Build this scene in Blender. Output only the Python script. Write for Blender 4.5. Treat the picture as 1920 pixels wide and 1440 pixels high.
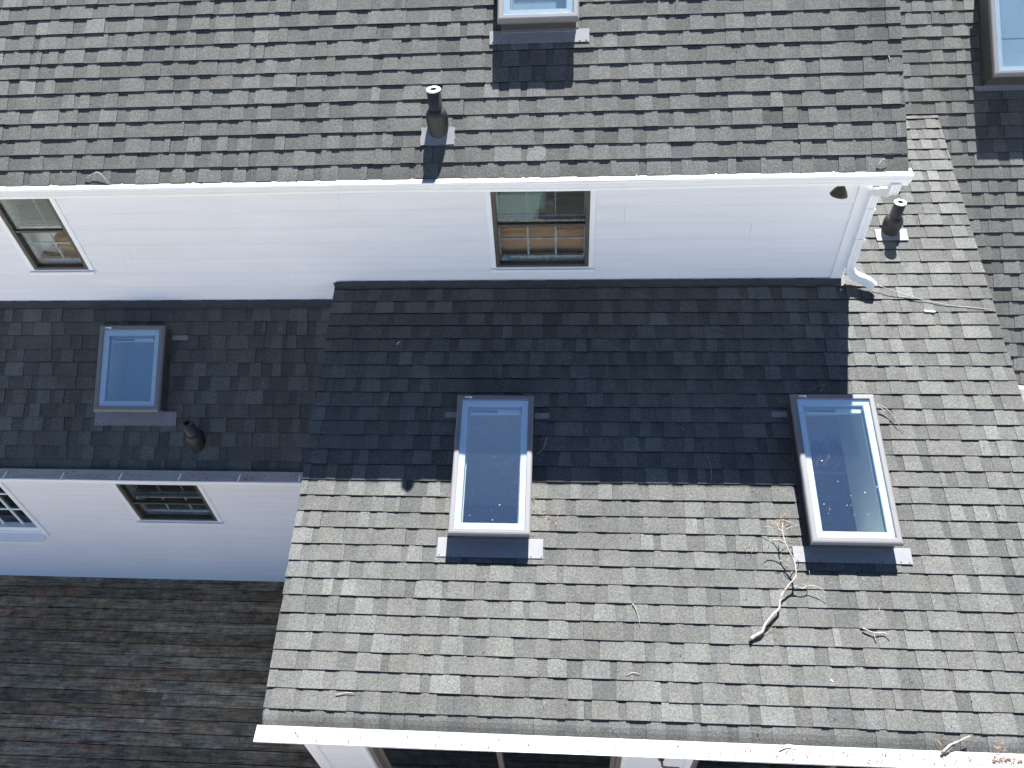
import bpy, math, random
from mathutils import Vector, Matrix

# ------------------------------------------------------------------ camera, world, sun, exposure
scene = bpy.context.scene
for o in list(bpy.data.objects):
    bpy.data.objects.remove(o)
CZ = 8.43                                   # height of the drone above the deck
cam_data = bpy.data.cameras.new("camera")
cam = bpy.data.objects.new("camera", cam_data)
scene.collection.objects.link(cam)
RX = Vector((0.997305, 0.05326, -0.050461))
UP = Vector((-0.003423, 0.72081, 0.693124))
FW = Vector((-0.073289, 0.691084, -0.719049))
M3 = Matrix((RX, UP, -FW)).transposed()
cam.matrix_world = Matrix.Translation((0, 0, CZ)) @ M3.to_4x4()
cam_data.sensor_width = 36.0
cam_data.lens = 36.0 * 1394.455 / 1920.0
cam_data.clip_start = 0.05
cam_data.clip_end = 3000
scene.camera = cam

SUN_TO = Vector((0.18, 1.0, 1.443)).normalized()
elev = math.asin(SUN_TO.z)
azim = math.atan2(SUN_TO.x, SUN_TO.y)       # from +Y towards +X
world = bpy.data.worlds.new("World")
scene.world = world
world.use_nodes = True
wn = world.node_tree
bg = wn.nodes["Background"]
sky = wn.nodes.new("ShaderNodeTexSky")
sky.sky_type = 'NISHITA'
sky.sun_disc = False
sky.sun_elevation = elev
sky.sun_rotation = azim
sky.air_density = 0.6
sky.dust_density = 0.1
sky.ozone_density = 3.0
wn.links.new(sky.outputs[0], bg.inputs[0])
bg.inputs[1].default_value = 0.05
sun_data = bpy.data.lights.new("sun", 'SUN')
sun_data.energy = 5.0
sun_data.angle = math.radians(0.53)
sun_data.color = (1.0, 0.97, 0.93)
sun = bpy.data.objects.new("sun", sun_data)
scene.collection.objects.link(sun)
sun.rotation_euler = SUN_TO.to_track_quat('Z', 'Y').to_euler()
scene.view_settings.view_transform = 'Standard'
scene.view_settings.look = 'None'
scene.view_settings.exposure = 2.15
scene.view_settings.gamma = 1.0

COL = scene.collection
rnd = random.Random(11)

# ------------------------------------------------------------------ materials
def new_mat(name):
    m = bpy.data.materials.new(name)
    m.use_nodes = True
    nt = m.node_tree
    b = nt.nodes["Principled BSDF"]
    return m, nt, b

def N(nt, t, **kw):
    n = nt.nodes.new(t)
    for k, v in kw.items():
        setattr(n, k, v)
    return n

def noise_fac(nt, scale, detail=2.0, rough=0.5, vec=None, dist=0.0):
    n = N(nt, "ShaderNodeTexNoise")
    n.inputs["Scale"].default_value = scale
    n.inputs["Detail"].default_value = detail
    n.inputs["Roughness"].default_value = rough
    n.inputs["Distortion"].default_value = dist
    if vec is None:
        tc = N(nt, "ShaderNodeTexCoord")
        vec = tc.outputs["Object"]
    nt.links.new(vec, n.inputs["Vector"])
    return n.outputs["Fac"]

def ramp(nt, fac, stops):
    r = N(nt, "ShaderNodeValToRGB")
    el = r.color_ramp.elements
    while len(el) < len(stops):
        el.new(0.5)
    for e, (p, c) in zip(el, stops):
        e.position = p
        e.color = (c, c, c, 1) if not hasattr(c, '__len__') else (*c, 1)
    nt.links.new(fac, r.inputs["Fac"])
    return r.outputs["Color"]

def mul(nt, a, b, fac=1.0, mode='MULTIPLY'):
    m = N(nt, "ShaderNodeMix", data_type='RGBA', blend_type=mode)
    m.inputs["Factor"].default_value = fac
    for s, v in ((6, a), (7, b)):
        if hasattr(v, 'is_output') or isinstance(v, bpy.types.NodeSocket):
            nt.links.new(v, m.inputs[s])
        else:
            m.inputs[s].default_value = (*v, 1)
    return m.outputs[2]

def bump(nt, b, h, strength, dist):
    n = N(nt, "ShaderNodeBump")
    n.inputs["Strength"].default_value = strength
    n.inputs["Distance"].default_value = dist
    nt.links.new(h, n.inputs["Height"])
    nt.links.new(n.outputs[0], b.inputs["Normal"])

def plain(name, col, rough=0.5, metal=0.0, var=0.12, scale=6.0, spec=0.5, bmp=0.0):
    m, nt, b = new_mat(name)
    f = noise_fac(nt, scale, 5.0, 0.6)
    c = ramp(nt, f, [(0.3, 1.0 - var), (0.7, 1.0 + var * 0.3)])
    nt.links.new(mul(nt, col, c), b.inputs["Base Color"])
    b.inputs["Roughness"].default_value = rough
    b.inputs["Metallic"].default_value = metal
    b.inputs["Specular IOR Level"].default_value = spec
    if bmp:
        bump(nt, b, noise_fac(nt, scale * 12, 3.0), bmp, 0.004)
    return m

# asphalt shingle: each tab's own granule blend is stored per face, granule speckle is procedural
def mat_shingle():
    m, nt, b = new_mat("asphalt_shingle")
    at = N(nt, "ShaderNodeAttribute", attribute_name="tone")
    g1 = ramp(nt, noise_fac(nt, 95.0, 4.0, 0.8), [(0.32, 0.56), (0.5, 0.98), (0.68, 1.52)])
    g2 = ramp(nt, noise_fac(nt, 60.0, 2.0, 0.6), [(0.32, 0.82), (0.68, 1.18)])
    g3 = ramp(nt, noise_fac(nt, 1.1, 5.0, 0.6), [(0.30, 0.86), (0.70, 1.10)])
    g4 = ramp(nt, noise_fac(nt, 7.0, 4.0, 0.7), [(0.30, 0.90), (0.70, 1.08)])
    tc = N(nt, "ShaderNodeTexCoord"); mp = N(nt, "ShaderNodeMapping"); mp.inputs["Scale"].default_value = (5.0, 0.5, 0.5)
    nt.links.new(tc.outputs["Object"], mp.inputs["Vector"])
    g5 = ramp(nt, noise_fac(nt, 1.0, 4.0, 0.6, mp.outputs[0]), [(0.30, 0.90), (0.68, 1.07)])      # faint run-off streaks down the slope
    c = mul(nt, mul(nt, mul(nt, mul(nt, mul(nt, at.outputs["Color"], g1), g2), g3), g4), g5)
    nt.links.new(c, b.inputs["Base Color"])
    b.inputs["Roughness"].default_value = 0.95
    b.inputs["Specular IOR Level"].default_value = 0.15
    bump(nt, b, noise_fac(nt, 190.0, 3.0, 0.75), 0.55, 0.006)
    return m

def mat_siding():
    m, nt, b = new_mat("white_siding")
    tc = N(nt, "ShaderNodeTexCoord")
    mp = N(nt, "ShaderNodeMapping")
    mp.inputs["Scale"].default_value = (0.6, 1.0, 9.0)
    nt.links.new(tc.outputs["Object"], mp.inputs["Vector"])
    c1 = ramp(nt, noise_fac(nt, 2.0, 4.0, 0.6, mp.outputs[0]), [(0.3, 0.93), (0.7, 1.0)])
    c2 = ramp(nt, noise_fac(nt, 0.9, 4.0, 0.6), [(0.3, 0.95), (0.7, 1.0)])
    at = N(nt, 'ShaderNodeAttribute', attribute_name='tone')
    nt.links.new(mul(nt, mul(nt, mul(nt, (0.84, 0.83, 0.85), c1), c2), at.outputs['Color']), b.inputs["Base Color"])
    b.inputs["Roughness"].default_value = 0.55
    bump(nt, b, noise_fac(nt, 14.0, 5.0, 0.6, mp.outputs[0]), 0.12, 0.003)
    return m

def mat_guard():
    # perforated white aluminium gutter guard with bits of dirt
    m, nt, b = new_mat("perforated_guard")
    tc = N(nt, "ShaderNodeTexCoord")
    v = N(nt, "ShaderNodeTexVoronoi", feature='F1', distance='EUCLIDEAN')
    v.inputs["Scale"].default_value = 130.0
    v.inputs["Randomness"].default_value = 0.0
    nt.links.new(tc.outputs["Object"], v.inputs["Vector"])
    holes = ramp(nt, v.outputs["Distance"], [(0.24, 0.25), (0.32, 1.0)])
    patch = ramp(nt, noise_fac(nt, 1.7, 2.0), [(0.50, 0.0), (0.60, 0.55)])
    hc = N(nt, "ShaderNodeMix", data_type='RGBA')
    nt.links.new(patch, hc.inputs[0]); hc.inputs[6].default_value = (1, 1, 1, 1)
    nt.links.new(holes, hc.inputs[7])
    dirt = ramp(nt, noise_fac(nt, 38.0, 4.0, 0.7), [(0.30, (0.22, 0.16, 0.12)), (0.36, (1, 1, 1))])
    soil = ramp(nt, noise_fac(nt, 5.0, 4.0, 0.7), [(0.3, 0.80), (0.6, 1.0)])
    c = mul(nt, mul(nt, mul(nt, (0.34, 0.335, 0.33), hc.outputs[2]), dirt), soil)
    nt.links.new(c, b.inputs["Base Color"])
    b.inputs["Roughness"].default_value = 0.45
    return m

def mat_deck():
    m, nt, b = new_mat("weathered_deck_wood")
    at = N(nt, "ShaderNodeAttribute", attribute_name="tone")
    tc = N(nt, "ShaderNodeTexCoord")
    sep = N(nt, "ShaderNodeSeparateXYZ"); nt.links.new(tc.outputs["Object"], sep.inputs[0])
    # shift the grain from board to board
    off = N(nt, "ShaderNodeVectorMath", operation='ADD')
    sc = N(nt, "ShaderNodeVectorMath", operation='SCALE'); sc.inputs["Scale"].default_value = 37.0
    nt.links.new(at.outputs["Color"], sc.inputs[0])
    nt.links.new(tc.outputs["Object"], off.inputs[0]); nt.links.new(sc.outputs[0], off.inputs[1])
    mp = N(nt, "ShaderNodeMapping"); mp.inputs["Scale"].default_value = (0.45, 7.0, 1.0)
    nt.links.new(off.outputs[0], mp.inputs["Vector"])
    grain = noise_fac(nt, 5.0, 7.0, 0.72, mp.outputs[0], 0.6)
    mp2 = N(nt, "ShaderNodeMapping"); mp2.inputs["Scale"].default_value = (1.0, 3.0, 1.0)
    nt.links.new(off.outputs[0], mp2.inputs["Vector"])
    blot = noise_fac(nt, 2.2, 5.0, 0.65, mp2.outputs[0], 0.8)
    c = ramp(nt, grain, [(0.28, (0.08, 0.066, 0.045)), (0.47, (0.25, 0.212, 0.155)), (0.64, (0.42, 0.365, 0.28)), (0.82, (0.62, 0.55, 0.44))])
    c = mul(nt, c, ramp(nt, blot, [(0.25, (0.45, 0.47, 0.44)), (0.55, (0.95, 0.93, 0.88)), (0.75, (1.35, 1.35, 1.3))]))
    sp = N(nt, "ShaderNodeSeparateColor"); nt.links.new(at.outputs["Color"], sp.inputs[0])
    c = mul(nt, c, ramp(nt, sp.outputs[0], [(0.0, (0.76, 0.74, 0.70)), (0.5, (1.0, 0.97, 0.92)), (1.0, (1.26, 1.24, 1.20))]))
    c = mul(nt, c, ramp(nt, noise_fac(nt, 0.55, 3.0, 0.5), [(0.35, 0.72), (0.65, 1.2)]))
    c = mul(nt, c, ramp(nt, noise_fac(nt, 0.8, 5.0, 0.6, mp2.outputs[0]), [(0.42, (1.0, 1.0, 1.0)), (0.60, (1.14, 0.99, 0.86))]))
    # remains of red-brown stain
    st = N(nt, "ShaderNodeMix", data_type='RGBA')
    mp3 = N(nt, "ShaderNodeMapping"); mp3.inputs["Scale"].default_value = (0.8, 3.4, 1.0)
    nt.links.new(off.outputs[0], mp3.inputs["Vector"])
    pa = ramp(nt, noise_fac(nt, 1.3, 7.0, 0.66, mp3.outputs[0], 0.3), [(0.61, 0.0), (0.645, 0.7)])
    nt.links.new(pa, st.inputs[0]); nt.links.new(c, st.inputs[6]); st.inputs[7].default_value = (0.36, 0.15, 0.09, 1)
    # mildew mottling, dark checks along the grain and round knots
    c = mul(nt, st.outputs[2], ramp(nt, noise_fac(nt, 9.0, 6.0, 0.7), [(0.34, 0.50), (0.55, 1.0), (0.70, 1.35)]))
    mp4 = N(nt, "ShaderNodeMapping"); mp4.inputs["Scale"].default_value = (1.0, 16.0, 1.0)
    nt.links.new(off.outputs[0], mp4.inputs["Vector"])
    c = mul(nt, c, ramp(nt, noise_fac(nt, 3.2, 3.0, 0.5, mp4.outputs[0], 0.3), [(0.33, 0.25), (0.375, 1.0)]))
    mp5 = N(nt, "ShaderNodeMapping"); mp5.inputs["Scale"].default_value = (1.3, 3.5, 1.0)
    nt.links.new(off.outputs[0], mp5.inputs["Vector"])
    vo = N(nt, "ShaderNodeTexVoronoi", feature='F1'); vo.inputs["Scale"].default_value = 1.6
    nt.links.new(mp5.outputs[0], vo.inputs["Vector"])
    c = mul(nt, c, ramp(nt, vo.outputs["Distance"], [(0.0, 0.15), (0.05, 0.45), (0.075, 1.25), (0.11, 0.8), (0.15, 1.15), (0.2, 1.0)]))
    nt.links.new(mul(nt, c, ramp(nt, noise_fac(nt, 60, 2), [(0.3, 0.75), (0.7, 1.2)])), b.inputs["Base Color"])
    b.inputs["Roughness"].default_value = 0.8
    b.inputs["Specular IOR Level"].default_value = 0.3
    bump(nt, b, grain, 0.5, 0.004)
    return m

def mat_glass(name, tint, refl, rough=0.0):
    # coated pane: partly mirrors the sky, the rest lets the room show through
    m = bpy.data.materials.new(name); m.use_nodes = True
    nt = m.node_tree; nt.nodes.clear()
    out = N(nt, "ShaderNodeOutputMaterial")
    tr = N(nt, "ShaderNodeBsdfTransparent"); tr.inputs[0].default_value = (*tint, 1)
    gl = N(nt, "ShaderNodeBsdfGlossy"); gl.inputs["Roughness"].default_value = rough
    gl.inputs["Color"].default_value = (0.80, 0.93, 1.0, 1)
    lw = N(nt, "ShaderNodeLayerWeight"); lw.inputs["Blend"].default_value = 0.5
    pw = N(nt, "ShaderNodeMath", operation='POWER'); pw.inputs[1].default_value = 4.5
    nt.links.new(lw.outputs["Facing"], pw.inputs[0])
    mr = N(nt, "ShaderNodeMapRange")
    mr.inputs["To Min"].default_value = refl; mr.inputs["To Max"].default_value = 1.0
    nt.links.new(pw.outputs[0], mr.inputs["Value"])
    mx = N(nt, "ShaderNodeMixShader")
    nt.links.new(mr.outputs[0], mx.inputs[0]); nt.links.new(tr.outputs[0], mx.inputs[1]); nt.links.new(gl.outputs[0], mx.inputs[2])
    # a few specks of dust
    df = N(nt, "ShaderNodeBsdfDiffuse"); df.inputs[0].default_value = (0.5, 0.5, 0.48, 1)
    du = ramp(nt, noise_fac(nt, 70.0, 3.0, 0.7), [(0.40, 0.002), (0.80, 0.018)])
    m2 = N(nt, "ShaderNodeMixShader"); nt.links.new(du, m2.inputs[0])
    nt.links.new(mx.outputs[0], m2.inputs[1]); nt.links.new(df.outputs[0], m2.inputs[2])
    nt.links.new(m2.outputs[0], out.inputs[0])
    return m

def mat_bark():
    m, nt, b = new_mat("dry_bark")
    c = ramp(nt, noise_fac(nt, 45.0, 5.0, 0.7), [(0.3, (0.10, 0.08, 0.07)), (0.5, (0.25, 0.225, 0.20)), (0.7, (0.42, 0.39, 0.36))])
    nt.links.new(c, b.inputs["Base Color"]); b.inputs["Roughness"].default_value = 0.85
    bump(nt, b, noise_fac(nt, 120.0, 3.0), 0.5, 0.004)
    return m

M = dict(
    shingle=mat_shingle(), siding=mat_siding(), guard=mat_guard(), deck=mat_deck(), bark=mat_bark(),
    trim=plain("white_trim_paint", (0.86, 0.86, 0.87), 0.4, var=0.05, scale=3.0),
    gutter=plain("white_gutter_enamel", (0.86, 0.86, 0.85), 0.3, var=0.05, scale=4.0),
    curb=plain("dark_taupe_curb_metal", (0.055, 0.052, 0.051), 0.5, var=0.1),
    clad=plain("taupe_aluminium_cladding", (0.152, 0.152, 0.160), 0.42, 0.0, var=0.06),
    flash=plain("grey_flashing_metal", (0.185, 0.187, 0.20), 0.42, 0.0, var=0.12, scale=14),
    darkflash=plain("charcoal_flashing", (0.045, 0.047, 0.05), 0.55, var=0.3, scale=9),
    white=plain("white_sash_paint", (0.82, 0.86, 0.87), 0.35, var=0.04),
    shaft=plain("pale_shaft_plaster", (0.62, 0.66, 0.60), 0.8, var=0.06),
    blind=plain("pale_shade_fabric", (0.44, 0.53, 0.56), 0.8, var=0.14, scale=2.0),
    greybar=plain("grey_vent_bar", (0.12, 0.16, 0.22), 0.4),
    rubber=plain("black_rubber_boot", (0.018, 0.018, 0.018), 0.5, var=0.2, scale=20),
    pipe=plain("black_vent_pipe", (0.022, 0.021, 0.020), 0.42, var=0.25, scale=20),
    pvc=plain("pale_pipe_rim", (0.60, 0.61, 0.61), 0.4),
    hole=plain("pipe_bore", (0.006, 0.006, 0.006), 0.9),
    bronze=plain("bronze_storm_frame", (0.085, 0.068, 0.052), 0.5, var=0.35, scale=22),
    oldwood=plain("peeling_white_sash", (0.50, 0.52, 0.52), 0.7, var=0.45, scale=30),
    paleroom=plain("pale_room_wall", (0.78, 0.78, 0.76), 0.9, var=0.15),
    dimwood=plain("dimmed_upper_sash", (0.20, 0.20, 0.19), 0.7, var=0.4, scale=30),  # sash paint greyed so the upper sash looks dim behind the storm glass
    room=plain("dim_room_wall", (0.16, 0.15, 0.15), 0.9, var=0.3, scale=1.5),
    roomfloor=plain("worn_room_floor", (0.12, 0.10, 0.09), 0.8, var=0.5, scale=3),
    carpet=plain("grey_brown_carpet", (0.66, 0.60, 0.54), 0.95, var=0.35, scale=4),
    card=plain("brown_cardboard", (0.50, 0.31, 0.18), 0.9, var=0.15, scale=8),
    paper=plain("white_paper", (0.75, 0.75, 0.73), 0.9, var=0.04),
    green=plain("pale_green_board", (0.66, 0.88, 0.52), 0.8, var=0.08),
    cloth=plain("pale_teal_cloth", (0.32, 0.52, 0.52), 0.9, var=0.15, scale=12),
    lamp=plain("bronze_lamp_metal", (0.065, 0.055, 0.035), 0.38, 0.4, var=0.3, scale=25),
    lens=plain("lamp_lens", (0.03, 0.03, 0.03), 0.15),
    brasslever=plain("worn_bronze_bracket", (0.28, 0.13, 0.075), 0.45, 0.3),
    doorframe=plain("taupe_door_frame", (0.20, 0.165, 0.15), 0.45, var=0.15),
    cable=plain("grey_cable_sheath", (0.26, 0.25, 0.24), 0.6),
    needle=plain("dry_pine_needles", (0.40, 0.24, 0.13), 0.8, var=0.3, scale=40),
    litter=plain("leaf_litter", (0.13, 0.07, 0.045), 0.9, var=0.4, scale=60),
    leafpale=plain("pale_dry_flake", (0.55, 0.50, 0.43), 0.8),
    ground=plain("pale_bounce_ground", (0.36, 0.35, 0.31), 0.95, var=0.3, scale=0.7),  # unseen ground, made pale to bounce light up onto the shaded walls
    screw=plain("screw_head", (0.05, 0.05, 0.055), 0.5),
    sheath=plain("roof_sheathing", (0.05, 0.05, 0.052), 0.9),
    g_sky=mat_glass("skylight_glass", (0.95, 0.98, 0.99), 0.29),
    g_win=mat_glass("window_glass", (0.95, 0.96, 0.95), 0.035),
    g_storm=mat_glass("grimy_storm_glass", (0.94, 0.94, 0.92), 0.045),
    g_door=mat_glass("door_glass", (0.70, 0.71, 0.70), 0.03),
)
BOOKC = [(0.45, 0.10, 0.07), (0.08, 0.14, 0.30), (0.62, 0.58, 0.46), (0.10, 0.24, 0.14), (0.70, 0.68, 0.62), (0.35, 0.24, 0.12), (0.12, 0.12, 0.13)]
BOOKM = [plain("book_cover_%s" % n, c, 0.6, var=0.08, scale=20) for n, c in zip(("red", "blue", "tan", "green", "cream", "brown", "black"), BOOKC)]

# ------------------------------------------------------------------ mesh helpers
class MB:
    def __init__(s):
        s.v = []; s.f = []; s.c = []; s.sm = []
    def poly(s, pts, col=None, smooth=False):
        i = len(s.v); s.v += [tuple(p) for p in pts]
        s.f.append(tuple(range(i, i + len(pts)))); s.c.append(col); s.sm.append(smooth)
    def hexa(s, b, t, col=None, bottom=True, side=None):
        """b, t: four points each (same winding, counter-clockwise seen from above)"""
        i = len(s.v); s.v += [tuple(p) for p in b] + [tuple(p) for p in t]
        fs = [(4, 5, 6, 7), (0, 1, 5, 4), (1, 2, 6, 5), (2, 3, 7, 6), (3, 0, 4, 7)]
        if bottom: fs.append((3, 2, 1, 0))
        for f in fs:
            s.f.append(tuple(i + k for k in f)); s.c.append(side if (side and f != (4, 5, 6, 7)) else col); s.sm.append(False)
    def box(s, x0, x1, y0, y1, z0, z1, fn=None, col=None):
        fn = fn or (lambda x, y, z: (x, y, z))
        s.hexa([fn(x0, y0, z0), fn(x1, y0, z0), fn(x1, y1, z0), fn(x0, y1, z0)],
               [fn(x0, y0, z1), fn(x1, y0, z1), fn(x1, y1, z1), fn(x0, y1, z1)], col)
    def ring(s, u0, u1, v0, v1, w, h0, h1, fn):
        """rectangular frame of bar width w between heights h0 and h1, mitre-free butt joints"""
        wl = w if hasattr(w, '__len__') else (w, w, w, w)      # left, right, low v, high v
        s.box(u0, u0 + wl[0], v0, v1, h0, h1, fn)
        s.box(u1 - wl[1], u1, v0, v1, h0, h1, fn)
        s.box(u0 + wl[0], u1 - wl[1], v0, v0 + wl[2], h0, h1, fn)
        s.box(u0 + wl[0], u1 - wl[1], v1 - wl[3], v1, h0, h1, fn)
    def sweep(s, pts, prof, up=(0, 0, 1), cap=True, smooth=False, scales=None):
        """carry a closed 2-D profile along a polyline"""
        P = [Vector(p) for p in pts]; n = len(P); k = len(prof); base = len(s.v); upv = Vector(up)
        for i, p in enumerate(P):
            t = ((P[i] - P[i - 1]).normalized() if i else Vector()) + ((P[i + 1] - P[i]).normalized() if i < n - 1 else Vector())
            t.normalize()
            side = t.cross(upv)
            if side.length < 1e-4: side = t.cross(Vector((0, 1, 0)))
            side.normalize(); u2 = side.cross(t).normalized()
            g = 1.0
            if 0 < i < n - 1:
                c = (P[i] - P[i - 1]).normalized().dot(t); g = 1 / max(c, 0.5)
            sc = scales[i] if scales else 1.0
            for a, b_ in prof: s.v.append(tuple(p + side * a * sc + u2 * b_ * sc))
        for i in range(n - 1):
            for j in range(k):
                a = base + i * k + j; b_ = base + i * k + (j + 1) % k
                s.f.append((a, b_, b_ + k, a + k)); s.c.append(None); s.sm.append(smooth)
        if cap:
            s.f.append(tuple(base + j for j in range(k))[::-1]); s.c.append(None); s.sm.append(False)
            s.f.append(tuple(base + (n - 1) * k + j for j in range(k))); s.c.append(None); s.sm.append(False)
    def tube(s, pts, r, seg=8, cap=True):
        prof = [(math.cos(2 * math.pi * j / seg), math.sin(2 * math.pi * j / seg)) for j in range(seg)]
        rs = r if hasattr(r, '__len__') else [r] * len(pts)
        s.sweep(pts, prof, (0.13, 0.2, 1), cap, True, rs)
    def lathe(s, base, axis, prof, seg=28):
        """prof: list of (radius, height) along axis"""
        A = Vector(axis).normalized(); X = A.cross(Vector((0, 1, 0)))
        if X.length < 1e-3: X = Vector((1, 0, 0))
        X.normalize(); Y = A.cross(X); B = Vector(base); i0 = len(s.v)
        for r, h in prof:
            for j in range(seg):
                t = 2 * math.pi * j / seg
                s.v.append(tuple(B + A * h + X * (r * math.cos(t)) + Y * (r * math.sin(t))))
        for i in range(len(prof) - 1):
            for j in range(seg):
                a = i0 + i * seg + j; b_ = i0 + i * seg + (j + 1) % seg
                s.f.append((a, b_, b_ + seg, a + seg)); s.c.append(None); s.sm.append(True)
    def build(s, name, mat, parent=None, bevel=0.0):
        me = bpy.data.meshes.new(name)
        me.from_pydata(s.v, [], s.f)
        me.polygons.foreach_set("use_smooth", s.sm)
        if any(c is not None for c in s.c):
            at = me.attributes.new("tone", 'FLOAT_COLOR', 'FACE')
            flat = []
            for c in s.c: flat += [*(c or (0.08, 0.08, 0.08)), 1.0]
            at.data.foreach_set("color", flat)
        me.materials.append(mat); me.update()
        o = bpy.data.objects.new(name, me); COL.objects.link(o)
        if parent is not None: o.parent = parent
        if bevel:
            bv = o.modifiers.new("bevel", 'BEVEL'); bv.width = bevel; bv.segments = 2; bv.limit_method = 'ANGLE'
            bv.angle_limit = math.radians(40)
        return o

def thing(name, label, cat, loc=(0, 0, 0), group=None):
    o = bpy.data.objects.new(name, None); COL.objects.link(o)
    o.location = loc; o.empty_display_size = 0.1
    o["label"] = label; o["category"] = cat
    if group: o["group"] = group
    return o
def tag(o, label, cat, group=None):
    o["label"] = label; o["category"] = cat
    if group: o["group"] = group
    return o
def lab(o, label):
    o["label"] = label
    return o

def rect_minus(r, holes):
    out = [r]
    for (a0, a1, b0, b1) in holes:
        nxt = []
        for (x0, x1, y0, y1) in out:
            if a1 <= x0 or a0 >= x1 or b1 <= y0 or b0 >= y1: nxt.append((x0, x1, y0, y1)); continue
            if y0 < b0: nxt.append((x0, x1, y0, b0))
            if b1 < y1: nxt.append((x0, x1, b1, y1))
            ya, yb = max(y0, b0), min(y1, b1)
            if x0 < a0: nxt.append((x0, a0, ya, yb))
            if a1 < x1: nxt.append((a1, x1, ya, yb))
        out = nxt
    return out

# ------------------------------------------------------------------ roof planes: u along X, s down the slope, h off the surface
class Plane:
    def __init__(s, pitch, d):
        s.c, s.s_, s.d = math.cos(pitch), math.sin(pitch), d
        s.n = Vector((0, -s.s_, s.c)); s.dn = Vector((0, -s.c, -s.s_))
    def P(s, u, q, h=0.0):
        k = h - s.d
        return Vector((u, -q * s.c - k * s.s_, CZ - q * s.s_ + k * s.c))
    def s_at_Y(s, Y):
        return (-Y - (-s.d) * s.s_) / s.c
KU = 0.95                                   # scale of the upper storey about the survey point
PU = Plane(0.642329, 6.01377 * KU)      # upper roof
PR = Plane(0.302052, 6.13829)      # wide low-pitch roof in front
PL = Plane(0.643287, 7.37900)      # left porch roof
PF = Plane(0.660557, 7.95900)      # far right main roof
E = 0.143

PAL = [(0.0940, 0.0970, 0.0930), (0.0850, 0.0880, 0.0850), (0.1045, 0.1085, 0.1060), (0.0905, 0.0915, 0.0880), (0.0780, 0.0815, 0.0805)]
def tone(r, k, tint):
    b = PAL[tint]
    j = r.uniform(0.965, 1.035) * k
    return (b[0] * j, b[1] * j, b[2] * j)

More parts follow.
